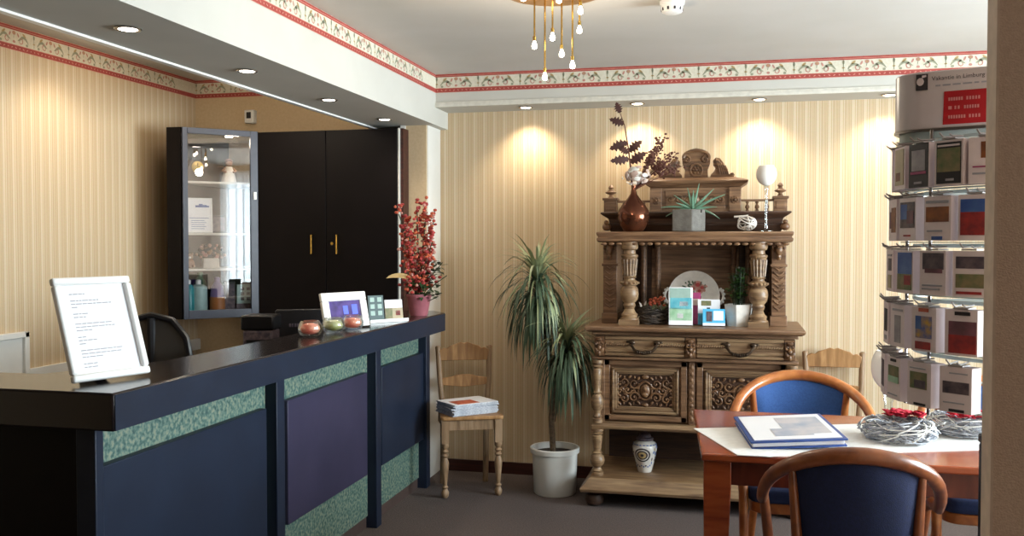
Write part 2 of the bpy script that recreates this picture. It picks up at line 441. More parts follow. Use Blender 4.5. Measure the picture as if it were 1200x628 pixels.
struct('baseboard_back', MB().box(-1.748, XR, YB-.015, YB, 0, .07), 'redbase', smooth=False)
struct('wall_right_end', MB().box(.4086, XR, 1.63, 1.68, 0, ZC, 0), 'pillar', smooth=False)
struct('trim_4', MB().box(.4046, .4086, 1.625, 1.683, 0, ZC), 'pillar2', smooth=False)
lp = thing('low_screen', 'dark navy low screen standing against the wall end at right', 'screen', (.4105, 1.70, 0))
obj('panel', MB().box(-.002, .0074, -.006, .02, 0, 1.06), 'navy', parent=lp, bevel=.004)
obj('cap', MB().box(-.003, .0075, -.007, .021, 1.06, 1.075), 'navyp', parent=lp, bevel=.003)
struct('trim_5', MB().box(XL, XL+.02, 3.93, YB, .70, .77), 'white', smooth=False)

def frieze(name, org, ud, nrm, L, z0, h):
    org, ud, nrm = Vector(org), Vector(ud), Vector(nrm)
    mb = MB()
    def at(off):
        return lambda u, v: org+ud*u+Vector((0,0,z0+v))+nrm*off
    def band(v0, v1, off, mi): f = at(off); mb.add([f(0,v0), f(L,v0), f(L,v1), f(0,v1)], [(0,1,2,3)], mi)
    band(0, h, .001, 0)
    band(0, .02*h, .0014, 2); band(.02*h, .22*h, .0015, 1); band(.22*h, .245*h, .0015, 2)
    band(.83*h, .885*h, .0015, 1); band(.885*h, .91*h, .0014, 2); band(.91*h, .99*h, .0015, 1)
    g = at(.0022)
    P_ = .25; nrep = int(L/P_)+1
    def inside(u): return 0 <= u <= L
    for k in range(nrep):
        u0 = k*P_
        if u0+.23 > L: break
        v = lambda t: h*t
        # stalk
        mb.ribbon([(u0+.008, v(.28)), (u0+.008, v(.82))], .003, g, 3); mb.disk(u0+.008, v(.72), .006, .012, g, 3); mb.disk(u0+.008, v(.45), .008, .004, g, 4)
        for s, uc in ((1, .07), (-1, .18)):
            pts = [(u0+uc+s*(-.04+.07*t), v(.38+.16*sin(t*PI*1.3)+.18*t)) for t in [i/8 for i in range(9)]]
            mb.ribbon(pts, [.003+.011*sin(PI*i/8) for i in range(9)], g, 3)
            sp = spiral(u0+uc+s*.012, v(.42), .018, .9, PI/2, s, 9, .3); mb.ribbon(sp, [.007-.0005*i for i in range(9)], g, 5)
            mb.disk(u0+uc-s*.012, v(.70), .014, .006, g, 4, a0=s*.7); mb.disk(u0+uc+s*.028, v(.66), .012, .005, g, 5, a0=s*1.1)
            mb.disk(u0+uc-s*.03, v(.32), .008, .007, g, 3)
        mb.disk(u0+.125, v(.72), .012, .010, g, 5); mb.disk(u0+.125, v(.72), .005, .005, at(.0026), 4)
        mb.ribbon([(u0+.125, v(.66)), (u0+.122, v(.50))], .003, g, 3); mb.disk(u0+.125, v(.36), .009, .007, g, 5)
        for j in range(10):
            uu = u0+.0125+j*.025
            mb.disk(uu, v(.12), .007 if j % 3 else .004, .003 if j % 3 else .004, g, 2, 6, a0=.6*(-1)**j)
    return struct(name, mb, ['bcream', 'red', 'redl', 'bgreen', 'bochre', 'brose'], smooth=False, recalc=False)
frieze('trim_6', (-1.70, YF, 0), (0,1,0), (1,0,0), 5.21-YF, 2.272, .108)
frieze('trim_7', (-1.70, 5.21, 0), (1,0,0), (0,-1,0), XR+1.70, 2.272, .108)
frieze('trim_8', (XL, YF, 0), (0,1,0), (1,0,0), YB-YF, 2.336, .118)
frieze('trim_9', (XL, YB, 0), (1,0,0), (0,-1,0), 1.32, 2.336, .118)

# white framed panel on the left wall
wp = thing('wall_panel', 'white framed panel low on the striped left wall', 'panel', (XL, 3.5, .5))
obj('frame', MB().box(0, .03, -.45, .42, .43, .46).box(0, .03, .39, .42, .0, .46).box(0, .03, -.45, -.42, 0, .46).box(0, .03, -.45, .42, -.03, 0), 'white', parent=wp, bevel=.004)
obj('board', MB().box(.002, .012, -.42, .39, 0, .43), 'white', parent=wp)

# ------------------------------------------------------------------ downlights
def downlight(x, y, z, label, group, watts=6, warm=True, spot=115, tilt=(0,0), lamp=True):
    t = thing('recessed_downlight', label, 'downlight', (x, y, z), group=group)
    obj('trim_ring', MB().lathe([(.030,-.001),(.042,-.001),(.043,-.004),(.040,-.007),(.031,-.006),(.030,-.001)], seg=24, cap=False), 'chrome', parent=t)
    obj('lens', MB().lathe([(.031,-.004),(.026,-.007),(.001,-.008)], seg=20), 'spot' if warm else 'spotcool', parent=t)
    if lamp:
        l = bpy.data.lights.new('spot', 'SPOT'); l.energy = watts; l.color = (1, .85, .64) if warm else (1, .88, .72)
        l.spot_size = R(spot); l.spot_blend = .9; l.shadow_soft_size = .025
        o = bpy.data.objects.new('spot_lamp', l); col.objects.link(o); o.location = (x, y, z-.02); o.rotation_euler = (R(tilt[0]), R(tilt[1]), 0)
    return t
for i, x in enumerate((-1.18, -.535, .132, .80)):
    downlight(x, 5.30, 2.187, ['leftmost glowing downlight in the ledge above the sideboard wall', 'glowing downlight above the vase end of the sideboard',
        'glowing downlight above the glass goblet end of the sideboard', 'rightmost glowing downlight beside the leaflet rack header'][i], 'downlights over the back wall', 20, tilt=(10, 0))
for i, y in enumerate((2.63, 3.38, 4.15, 4.88)):
    downlight(-1.89, y, 2.086, ['downlight in the beam above the counter, nearest the camera', 'second downlight from the camera in the beam above the counter',
        'third downlight along the beam, above the dark cupboard door', 'smallest downlight at the far end of the beam by the pier'][i], 'downlights in the beam', 9, False)

# ceiling lamp with brass pendants
cl = thing('pendant_cluster_lamp', 'round brass ceiling lamp with thin rods ending in small bulbs', 'lamp', (-.66, 3.45, ZC))
obj('ceiling_plate', MB().lathe([(.196,0),(.196,-.03),(.185,-.05),(.02,-.055)], seg=48), 'brassl', parent=cl)
bl = [(-.075,.0,2.14),(-.045,.05,2.03),(-.002,-.02,2.163),(.02,.05,2.115),(.065,.03,2.066),(.085,.07,2.205),(.10,.0,2.26),(.03,-.06,2.29),(-.10,-.08,2.30)]
for x, y, z in bl:
    zz = z-ZC
    obj('rod', MB().tube([(x,y,-.05),(x,y,zz+.02)], .0035), 'brass', parent=cl)
    b = obj('bulb', MB().lathe([(.003,.022),(.006,.012),(.0105,0),(.009,-.009),(.001,-.013)], x, y, 12, z=zz), 'bulb', parent=cl)
    obj('bulb_cap', MB().lathe([(.006,.018),(.0065,.034),(.004,.036)], x, y, 12, z=zz), 'brass', parent=b)
l = bpy.data.lights.new('cluster', 'POINT'); l.energy = 16; l.color = (1, .86, .66); l.shadow_soft_size = .03
o = bpy.data.objects.new('cluster_light', l); col.objects.link(o); o.location = (-.66, 3.45, 2.0)

sd = thing('smoke_detector', 'white round smoke detector on the ceiling', 'smoke detector', (-.25, 3.86, ZC))
obj('base', MB().lathe([(.05,0),(.05,-.014),(.046,-.018)], seg=28), 'white2', parent=sd)
obj('sensor_head', MB().lathe([(.042,-.016),(.044,-.03),(.04,-.046),(.03,-.05),(.002,-.05)], seg=28), 'white2', parent=sd)
sl = MB()
for k in range(10):
    a = 2*PI*k/10; sl.cbox((0,0,0),(.004,.008,.012)); 
    for p in sl.v[-8:]:
        q = Matrix.Rotation(a,3,'Z') @ (Vector(p)+Vector((.0425,0,-.034))); p.x, p.y, p.z = q
obj('vent_slots', sl, 'inkd', parent=sd)
ms = thing('motion_sensor', 'small white motion sensor with black eye on the tan wall', 'sensor', (-3.013, 5.45, 2.16))
obj('housing', MB().prism([(-.032,0),(.032,0),(.034,.085),(-.034,.085)], -.045, 0, 'xz'), 'white', parent=ms, bevel=.006)
obj('eye', MB().box(-.016, .014, -.048, -.043, .03, .07), 'mblack', parent=ms)

# ------------------------------------------------------------------ reception counter
ct = thing('reception_counter', 'long dark navy reception counter with green speckled bands', 'counter', (-1.7, 3.6, 0))
def C(mb): return mb.mv(1.7, -3.6, 0)
top = [(-1.595,2.14),(-1.595,5.05),(-1.70,5.18),(-1.86,5.18),(-1.87,2.78),(-2.05,2.42),(-3.30,2.38),(-3.30,2.14)]
obj('countertop', C(MB().prism(top, .897, 1.0)), ['blacktop'], parent=ct, bevel=.006)
obj('countertop_edge', C(MB().box(-1.596, -1.592, 2.145, 5.045, .899, .995)), 'navy', parent=ct)
obj('body', C(MB().box(-1.84, -1.742, 2.21, 5.04, .06, .897).box(-3.28, -1.742, 2.20, 2.36, .0, .897)), 'blk', parent=ct)
obj('green_band', C(MB().box(-1.742, -1.738, 2.24, 5.03, .06, .897)), 'green', parent=ct)
obj('plinth', C(MB().box(-1.85, -1.745, 2.24, 5.03, 0, .06)), 'plinth', parent=ct)
for (y0, y1, m_) in ((2.235, 3.18, 'navyp'), (3.35, 4.17, 'plumb'), (4.36, 5.02, 'navyp')):
    o = obj('front_board', C(MB().box(-1.738, -1.708, y0, y1, .28, .775)), m_, parent=ct, bevel=.003)
    if m_ == 'plumb': o['label'] = 'plum grey front board'
for y in (2.19, 3.255, 4.27, 5.03):
    obj('post', C(MB().box(-1.752, -1.69, y-.03 if y > 2.2 else y+.0, y+.035, 0, .897)), 'navy', parent=ct, bevel=.003)

# standing letter frame
def leanframe(name, label, cat, loc, rz, w, h, fw, tilt, depth=.02):
    t = thing(name, label, cat, loc, rot=Euler((-tilt, 0, rz)))
    fr = MB()
    pr = [(0,0),(w,0),(w,h),(0,h)]
    for (a, b, c, d) in ((-w/2, w/2, 0, fw), (-w/2, w/2, h-fw, h), (-w/2, -w/2+fw, fw, h-fw), (w/2-fw, w/2, fw, h-fw)): fr.box(a, b, -depth, 0, c, d)
    return t, fr
fa_w, fa_h = .25, .305
ang = math.atan2(2.455-2.216, -1.637+1.894)
t, fr = leanframe('letter_frame', 'white picture frame holding a printed letter on the counter corner', 'frame', (-1.748, 2.335, 1.006), R(72), fa_w, fa_h, .022, R(19))
obj('frame', fr, 'white2', parent=t, bevel=.006)
pg = MB().box(-fa_w/2+.02, fa_w/2-.02, -.008, -.004, .02, fa_h-.02)
obj('letter', pg, 'paper', parent=t)
tx = MB(); rr = random.Random(3)
for row, wds in enumerate(((.3,),(0,),(.55,),(.8,),(.12,),(0,),(.3,),(.25,),(0,),(.75,),(.8,),(.3,),(0,),(.15,),(.35,),(.12,),(0,),(.85,),(.8,),(.4,),(0,),(.3,),(.28,))):
    z = fa_h-.05-row*.0098; x = -fa_w/2+.048; e = x+(fa_w-.09)*wds[0]
    while x < e-.004:
        l_ = rr.uniform(.006,.02); l_ = min(l_, e-x); tx.box(x, x+l_, -.0088, -.0079, z, z+.0024); x += l_+.003
obj('letter_text', tx, 'ink', parent=t, smooth=False)
obj('easel_leg', MB().prism([(0,.02),(.0,.2),(.14,.004),(.135,.0)], -.02, .02, 'yz').mv(0,0,0), 'mblack', parent=t)

# digital photo frame
t, fr = leanframe('digital_photo_frame', 'white digital photo frame glowing purple on the counter', 'frame', (-1.741, 4.0, 1.005), R(64), .265, .165, .040, R(13), .018)
obj('bezel', fr, 'white2', parent=t, bevel=.004)
obj('screen', MB().box(-.093,.093,-.010,-.004,.039,.127), 'screen', parent=t)
obj('screen_picture', MB().box(-.010,.018,-.0112,-.0098,.062,.102).box(.042,.075,-.0112,-.0098,.060,.106), 'screenb', parent=t, smooth=False)
obj('stand', MB().box(-.03,.03,-.004,.07,0,.008), 'mblack', parent=t)

# three glass tea lights
def tealight(x, y, wax, label):
    t = thing('glass_candle_bowl', label, 'candle holder', (x, y, 1.0005), group='glass candle bowls on the counter')
    obj('bowl', MB().lathe([(.022,0),(.034,.004),(.044,.02),(.046,.034),(.040,.052),(.033,.062),(.031,.061),(.038,.050),(.043,.034),(.041,.02),(.03,.008),(.001,.007)], seg=28, cap=False), 'clear', parent=t)
    w = MB().ell((0,0,.031), (.038,.038,.022), 16, 8)
    for k in range(14):
        a = 2*PI*k/14; w.leaf((.008*cos(a), .008*sin(a), .035), (cos(a),sin(a),.9), .03, .018, .9, 4)
    t.scale = (1.13, 1.13, 1.1)
    obj('candle', w, wax, parent=t); obj('wick', MB().tube([(0,0,.045),(.001,0,.056)], .0012, 5), 'inkd', parent=t)
tealight(-1.745, 3.63, 'waxr', 'round glass bowl with red candle, farthest left of the three')
tealight(-1.715, 3.80, 'waxy', 'round glass bowl with yellow green candle, between two red ones')
tealight(-1.685, 3.94, 'waxr', 'round glass bowl with red candle, before the purple photo frame corner')

# cards beside the photo frame
def standcard(name, label, cat, loc, rz, w, h, mat_, pics, group=None, depth=.004):
    t = thing(name, label, cat, loc, rot=Euler((R(-8), 0, rz)), group=group)
    obj('card', MB().box(-w/2, w/2, 0, depth, 0, h), mat_, parent=t)
    for m_, x0, x1, z0, z1 in pics:
        obj('print', MB().box(x0*w-w/2, x1*w-w/2, -.0012, .0002, z0*h, z1*h), m_, parent=t, smooth=False)
    return t
t = thing('leaflet_holder', 'low white leaflet tray on the counter beside the photo frame', 'leaflet holder', (-1.70, 4.40, 1.001), R(52))
obj('base', MB().box(-.11,.11,-.035,.03,0,.008), 'white2', parent=t, bevel=.002)
obj('lip', MB().box(-.11,.11,-.037,-.034,0,.016), 'white2', parent=t)
c0 = Matrix.Rotation(R(52),3,'Z')
pics = [('pale', .12+.48*i, .40+.48*i, z, z+.18) for i in (0, 1) for z in (.2, .47, .74)]
p = c0 @ Vector((-.055, -.005, 0))
standcard('icon_card', 'dark green card with pale round icons standing on the counter', 'card', (-1.70+p.x, 4.40+p.y, 1.0105), R(50), .085, .125, 'dkgreen', pics)
p = c0 @ Vector((.045, -.008, 0))
standcard('picture_leaflet', 'small leaflet with a plate of food picture in the counter tray', 'leaflet', (-1.70+p.x, 4.40+p.y, 1.0105), R(50), .10, .10, 'paper', [('lilac', .05, .9, .6, .95), ('greenpic', .0, .4, .05, .58), ('beigepic', .4, 1, .05, .58), ('redpic', .58, .85, .2, .45)])
p = c0 @ Vector((.095, .02, 0))
# potted red plant
t = thing('red_flowering_plant', 'tall red flowering plant in a rose pot at the counter end', 'plant', (-1.665, 4.80, 1.001))
obj('pot', MB().lathe([(.045,0),(.05,.01),(.066,.10),(.070,.105),(.070,.118),(.062,.118),(.058,.10)], seg=28), 'potr', parent=t)
fl = MB(); st = MB(); lv = MB(); rr = random.Random(11)
spikes = [(-.055,-.02,.56,-.10),(-.03,.03,.50,-.09),(.0,-.01,.60,-.01),(.03,.01,.58,.02),(.06,.0,.52,.05),(-.02,-.03,.44,-.05),(.02,.02,.50,.01),(.05,-.02,.40,.07),(-.05,.02,.42,-.08)]
for x, y, h, lean in spikes:
    pts = [(x*.3, y*.3, .1), (x*.7, y*.7, .1+h*.4), (x+lean*.5, y, h*.95+.02)]
    st.tube(pts, .003, 5)
    for k in range(62):
        q = rr.uniform(.12, 1); px_ = x*.4+(x*.6+lean*.5)*q; hz = .12+h*q*.87
        w_ = .032*(1.12-q)+.010
        fl.ell((px_+rr.gauss(0,w_*.6), y+rr.gauss(0,w_*.6), hz+rr.gauss(0,.01)), (rr.uniform(.007,.014), rr.uniform(.007,.014), rr.uniform(.006,.011)), 6, 4, rr.choice((0,0,0,1,1,2)))
for k in range(90):
    a = rr.uniform(0, 2*PI); q = abs(rr.gauss(0,.05)); fl.ell((q*cos(a)-.01, q*sin(a), .13+rr.uniform(0,.09)), (.012,.012,.009), 6, 4, 0 if rr.random() < .7 else 1)
for k in range(95):
    a = rr.uniform(0, 2*PI); x_ = rr.uniform(.05,.15); z_ = rr.uniform(.10,.30)
    lv.leaf((x_*.8, rr.uniform(-.05,.05), z_), (cos(a), sin(a), rr.uniform(-.4,.6)), rr.uniform(.03,.052), .026, .5, 3)
for k in range(26):
    a = rr.uniform(0, 2*PI); lv.leaf((.04*cos(a), .04*sin(a), rr.uniform(.11,.2)), (cos(a), sin(a), rr.uniform(-.6,.4)), .06, .024, 1, 4)
for e in ((.16,.0,.22),(.13,.02,.29),(.10,-.02,.10)): st.tube([(.02,0,.1),(e[0]*.6,e[1],e[2]*.8),e], .0025, 5)
obj('stems', st, 'leafd', parent=t); obj('blossoms', fl, ['flred', 'florg', 'brose'], parent=t); obj('leaves', lv, 'leafd', parent=t, recalc=False)
yl = MB().leaf((-.02,-.04,.20), (-.8,-.45,.42), .15, .034, .9, 8, up=(0,-.8,.6)); o = obj('yellow_leaf', yl, 'bochre', parent=t, recalc=False)

# things behind the counter
t = thing('reception_desk', 'low dark desk behind the reception counter', 'desk', (-2.25, 4.28, 0))
obj('desktop', MB().box(-.36,.36,-.62,.72,.72,.75), 'blk', parent=t, bevel=.003)
for x in (-.33,.33):
    for y in (-.58,.68): obj('leg', MB().box(x-.02,x+.02,y-.02,y+.02,0,.72), 'blk', parent=t)
t = thing('monitor', 'black monitor seen from behind at the counter', 'monitor', (-2.03, 4.22, .75), R(30))
obj('back_shell', MB().prism(rrect(-.165,.165,.03,.322,.012), -.02, .012, 'xz'), 'mblack', parent=t, bevel=.004)
mk = MB()
for k, x in enumerate((-.10,-.088,-.074,-.062)): mk.box(x, x+.008, -.0225, -.0195, .237, .254)
obj('back_marking', mk, 'darkpic', parent=t, smooth=False)
obj('neck', MB().box(-.03,.03,-.01,.02,.01,.10), 'mblack', parent=t); obj('foot', MB().lathe([(.10,0),(.10,.008),(.03,.014)], 0, 0, 28), 'mblack', parent=t)
t = thing('desk_printer', 'greyish brown desk machine with dark lid behind the counter', 'printer', (-2.20, 4.05, .75), R(12))
obj('case', MB().box(-.07,.07,-.07,.07,0,.235), 'darkpic', parent=t, bevel=.01); obj('lid', MB().box(-.078,.078,-.075,.075,.235,.305), 'mblack', parent=t, bevel=.008)
obj('paper_slot', MB().box(-.05,.05,-.075,-.066,.17,.19), 'mblack', parent=t)
t = thing('office_chair', 'black office chair with arched mesh backrest behind the counter', 'chair', (-2.18, 3.06, 0), R(20))
bf = [( .165*cos(a)*(1 if True else 1), .20, .90+.205*sin(a)) for a in [R(-60+300*k/24) for k in range(25)]]
bf = [(.10*cos(R(k)), .22-.02*sin(R(k)), .93+.18*sin(R(k))) for k in range(-55, 236, 12)]
pts = [(-.12,.17,.55),(-.15,.19,.72),(-.158,.2,.9),(-.135,.21,1.02),(-.08,.215,1.09),(0,.218,1.11),(.08,.215,1.09),(.135,.21,1.02),(.158,.2,.9),(.15,.19,.72),(.12,.17,.55)]
obj('backrest_frame', MB().tube(pts+[], .014, 8, closed=True), 'mblack', parent=t)
obj('backrest_mesh', MB().add([(p_[0],p_[1],p_[2]) for p_ in pts], [tuple(range(len(pts)))]), 'mesh', parent=t, recalc=False)
obj('spine', MB().tube([(0,.21,1.10),(0,.225,.8),(0,.18,.5),(0,.05,.42)], .016, 8), 'mblack', parent=t)
obj('seat', MB().prism(rrect(-.22,.22,-.22,.2,.08), .42, .48), 'mblack', parent=t, bevel=.015)
obj('gas_column', MB().lathe([(.025,.1),(.025,.42)], seg=16), 'mblack', parent=t)
for k in range(5):
    a = 2*PI*k/5
    lg = obj('leg', MB().tube([(0,0,.10),(.25*cos(a),.25*sin(a),.06)], [.02,.014]), 'mblack', parent=t)
    obj('castor', MB().ell((.25*cos(a),.25*sin(a),.028), (.022,.022,.028), 10, 6), 'mblack', parent=lg)

# ------------------------------------------------------------------ wall cupboard and corner cabinet
t = thing('wall_cupboard', 'black two door wall cupboard with brass handles', 'cupboard', (-2.335, 5.10, .975))
obj('carcass', MB().box(-.44,.445,.0,.35,0,1.082), 'blk', parent=t)
obj('side_edge', MB().box(.445,.452,-.012,.35,0,1.085), 'trimwhite', parent=t, smooth=False)
obj('side_panel', MB().box(.452,.47,.01,.35,0,1.085), 'redbase', parent=t, smooth=False)
for x0, x1, hx in ((-.44,-.002,-.085),(.002,.443,.075)):
    d = obj('door', MB().box(x0,x1,-.022,0,0,1.082), 'blk', parent=t, bevel=.002)
    hz = .413
    obj('handle', MB().tube([(hx,-.022,hz-.055),(hx,-.045,hz-.055),(hx,-.045,hz+.055),(hx,-.022,hz+.055)], .0055, 8), 'brass', parent=d)
    if hx > 0: obj('keyhole', MB().lathe([(.009,0),(.009,.003),(.001,.003)], seg=14).xf(Matrix.Translation((.037,-.022,hz+.005)) @ Matrix.Rotation(PI/2,4,'X')), 'brass', parent=d)
# corner display cabinet, glass door set at 45 degrees
A = Vector((-3.09,4.775)); B = Vector((-2.785,5.088)); zb, zt = .955, 2.062
t = thing('corner_display_cabinet', 'dark corner display cabinet with angled glass door', 'cabinet', (A.x, A.y, zb))
def D(mb): return mb.mv(-A.x, -A.y, -zb)
plan = [(-3.18,4.775),(A.x,A.y),(B.x,B.y),(-2.785,5.44),(-3.18,5.44)]
obj('bottom', D(MB().prism(plan, zb, zb+.025)), 'blk', parent=t); obj('top', D(MB().prism(plan, zt-.025, zt)), 'blk', parent=t)
obj('left_panel', D(MB().box(-3.18,A.x,4.765,4.785,zb,zt).box(-3.18,-3.165,4.785,5.44,zb,zt)), 'blk', parent=t)
obj('back_panel', D(MB().box(-3.165,-2.785,5.42,5.44,zb+.025,zt-.025).box(-2.80,-2.785,5.09,5.42,zb+.025,zt-.025)), 'cabin', parent=t)
for z in (1.245, 1.455, 1.757):
    obj('shelf', D(MB().prism([(-3.162,4.80),(-3.10,4.80),(-2.81,5.095),(-2.81,5.41),(-3.162,5.41)], z-.012, z)), 'shelfw', parent=t)
dl = (B-A).length; da = math.atan2(B.y-A.y, B.x-A.x)
MD = Matrix.Rotation(da, 4, 'Z')
fr = MB()
for a, b, c, d in ((0,.03,0,zt-zb),(dl-.045,dl,0,zt-zb),(.03,dl-.045,0,.05),(.03,dl-.045,zt-zb-.035,zt-zb)): fr.box(a,b,-.02,.0,c,d)
dr = obj('glass_door', fr.xf(MD), 'cabblue', parent=t, bevel=.002)
obj('pane', MB().box(.028,dl-.043,-.012,-.008,.048,zt-zb-.033).xf(MD), 'glass', parent=dr)
obj('door_lock', MB().box(dl-.028,dl-.012,-.028,-.02,.70,.745).xf(MD), 'white2', parent=dr)
lgt = bpy.data.lights.new('cab', 'POINT'); lgt.energy = 2.2; lgt.color = (1,.85,.68); lgt.shadow_soft_size = .03
o = bpy.data.objects.new('cabinet_light', lgt); col.objects.link(o); o.location = (-2.93, 5.08, 2.0)
obj('cabinet_spot', D(MB().lathe([(.022,0),(.022,-.012),(.001,-.014)], -2.93, 5.02, 16, z=zt-.025)), 'spot', parent=t)
# contents
def cp(u, w, z): # u along door 0..1, w depth behind the door
    q = A+(B-A)*u+Vector((-(B-A).y, (B-A).x)).normalized()*w
    return (q.x, q.y, z)
t = thing('mantel_clock', 'dark wooden mantel clock with gold dial on the top shelf', 'clock', cp(.25,.10,1.757), R(40))
obj('case', MB().prism([(-.08,0),(.08,0),(.08,.03),(.055,.05),(.045,.11),(.03,.14),(-.03,.14),(-.045,.11),(-.055,.08),(-.075,.07)], -.03, .03, 'xz'), 'darkwood', parent=t, bevel=.003)
obj('dial', MB().lathe([(.034,0),(.034,.006),(.030,.009),(.001,.009)], seg=24).xf(Matrix.Translation((.0,-.03,.085)) @ Matrix.Rotation(PI/2,4,'X')), 'gold', parent=t)
obj('clock_hands', MB().box(-.002,.002,-.041,-.039,.085,.108).box(0,.014,-.041,-.039,.083,.087), 'inkd', parent=t)
t = thing('angel_figurine', 'small white robed doll with wooden wings on the top shelf', 'figurine', cp(.68,.10,1.757), R(40))
obj('robe', MB().lathe([(.045,0),(.042,.02),(.03,.07),(.02,.095),(.008,.10)], seg=18), 'whitefig', parent=t)
obj('head', MB().ell((0,0,.118),(.021,.02,.022)), 'skin', parent=t)
obj('hair', MB().ell((0,.004,.126),(.024,.022,.019)), 'twigbrown', parent=t)
wg = MB()
for s in (-1,1): wg.leaf((s*.012,.015,.085), (s*.9,.1,.5), .06, .035, 1.0, 5); wg.tube([(s*.018,-.004,.09),(s*.04,-.012,.07),(s*.02,-.03,.062)], .007, 6)
obj('wings', wg, 'skin', parent=t, recalc=False)
t, fr = leanframe('certificate_frame', 'white framed certificate on the second shelf of the display cabinet', 'frame', cp(.27,.09,1.457), R(40), .15, .205, .008, R(5), .010)
obj('frame', fr, 'white2', parent=t); obj('sheet', MB().box(-.069,.069,-.005,-.002,.006,.199), 'paper', parent=t)
em = MB().box(-.055,.055,-.0062,-.0048,.085,.088)
for k, (x, w, h) in enumerate(((-.02,.02,.012),(.0,.022,.02),(.022,.022,.014),(.042,.016,.01))): em.box(x, x+w, -.0062, -.0048, .15, .15+h)
for k in range(5): em.box(-.045, .03+.01*(k % 2), -.0062, -.0048, .07-.012*k, .0725-.012*k)
obj('sheet_print', em, 'bluepic', parent=t, smooth=False)
t = thing('dark_picture_frame', 'small black frame behind the certificate in the cabinet', 'frame', cp(.55,.14,1.457), R(40))
obj('frame', MB().box(-.05,.05,-.008,0,0,.105).box(-.05,.05,-.01,-.008,0,.01), 'mblack', parent=t, bevel=.002); obj('picture', MB().box(-.04,.04,-.0095,-.0078,.012,.095), 'darkpic', parent=t)
t = thing('gift_flower_cup', 'white cup with a spray of brown flowers on the third shelf', 'ornament', cp(.42,.10,1.246), R(40))
obj('cup', MB().prism([(-.05,0),(.05,0),(.045,.06),(-.045,.06)], -.03, .03, 'xz'), 'whitefig', parent=t, bevel=.006)
fw = MB(); rr = random.Random(5)
for k in range(30):
    a = rr.uniform(0,PI); q = rr.uniform(.02,.085); fw.ell((q*cos(a), rr.uniform(-.02,.02), .065+q*sin(a)*1.0), rr.uniform(.007,.014), 6, 4, k % 3)
obj('flowers', fw, ['skin','brose','twigdark'], parent=t)
t = thing('small_teddy', 'small beige bear figure on the third shelf', 'figurine', cp(.14,.10,1.246), R(40))
obj('body', MB().ell((0,0,.03),(.03,.026,.03)).ell((0,-.004,.068),(.022,.02,.02)).ell((-.016,0,.085),.008).ell((.016,0,.085),.008).ell((.02,-.02,.015),(.01,.02,.01)).ell((-.02,-.02,.015),(.01,.02,.01)), 'skin', parent=t)
obj('muzzle', MB().ell((0,-.022,.064),(.009,.008,.007)), 'whitefig', parent=t)
def bottle(u, w, prof, mat_, capm, label, extra=None):
    t = thing('bottle', label, 'bottle', cp(u, w, zb+.026), R(40), group='bottles in the display cabinet')
    t.scale = (1.15, 1.15, 1.12)
    obj('body', MB().lathe(prof, seg=20), mat_, parent=t); r, h = prof[-1]
    obj('bottle_cap', MB().lathe([(r*1.1,h),(r*1.1,h+.022),(r*.5,h+.026)], seg=14), capm, parent=t)
    if extra:
        z0, z1 = extra[1:]; rad = max(q[0] for q in prof)+.0006
        obj('bottle_label', MB().lathe([(rad,z0),(rad,z1)], seg=20, cap=False), extra[0], parent=t)
bottle(.10,.06, [(.032,0),(.034,.01),(.034,.13),(.024,.15),(.012,.155)], 'tealb', 'white2', 'teal bottle at the left edge of the display cabinet')
bottle(.24,.07, [(.042,0),(.044,.01),(.044,.14),(.03,.15),(.012,.153)], 'lotion', 'white2', 'wide pale bottle in the display cabinet')
bottle(.33,.19, [(.036,0),(.036,.15),(.014,.19)], 'bottleg', 'bottleg', 'green bottle behind the pale one in the cabinet')
bottle(.49,.07, [(.03,0),(.036,.02),(.038,.07),(.030,.14),(.014,.165)], 'violet', 'violet', 'violet bottle with orange label in the display cabinet', ('orangel', .02, .085))
t = thing('dark_box', 'dark upright box beside the violet bottle in the cabinet', 'box', cp(.66,.09,zb+.026), R(40))
obj('carton', MB().box(-.03,.03,-.03,.03,0,.17), 'darkpic', parent=t, bevel=.002); obj('box_lid', MB().box(-.031,.031,-.031,.031,.17,.185), 'blackpic', parent=t)
t = thing('white_house_ornament', 'white block ornament with six black openings in the cabinet', 'ornament', cp(.87,.075,zb+.026), R(40))
obj('block', MB().box(-.05,.04,-.02,.02,.05,.165), 'lotion', parent=t, bevel=.002); obj('plinth_block', MB().box(-.055,.045,-.03,.03,0,.05), 'darkpic', parent=t)
op = MB()
for x in (-.028,.006):
    for z in (.07,.10,.13): op.box(x, x+.02, -.022, -.0195, z, z+.018)
obj('openings', op, 'blackpic', parent=t, smooth=False)

# ------------------------------------------------------------------ carved oak sideboard
SX = -.205
sb = thing('carved_sideboard', 'carved oak sideboard with columns and crested upper stage', 'sideboard', (SX, 5.15, 0))
def S(mb): return mb.mv(-SX, -5.15, 0)
def sbo(name, mb, m_, bevel=.004, **k): return obj(name, S(mb), m_, parent=k.pop('parent', sb), bevel=bevel, **k)
XLs, XRs = -.745, .335
def slab(x0, x1, y0, y1, prof):
    # moulded board: list of (z, outset) rings around front and sides
    mb = MB(); vs = []; fs = []
    for z, o_ in prof: vs += [(x0-o_, y0-o_, z), (x1+o_, y0-o_, z), (x1+o_, y1, z), (x0-o_, y1, z)]
    n = len(prof); fs.append((3,2,1,0)); fs.append(tuple(4*(n-1)+k for k in range(4)))
    for i in range(n-1):
        for k in range(4): k2 = (k+1) % 4; fs.append((4*i+k, 4*i+k2, 4*i+4+k2, 4*i+4+k))
    return mb.add(vs, fs)
for x in (XLs+.03, XRs-.03):
    for y in (4.90, 5.36):
        sbo('bun_foot', MB().lathe([(.025,0),(.045,.012),(.052,.035),(.045,.06),(.028,.068),(.028,.09)], x, y, 20), 'oakd', 0)
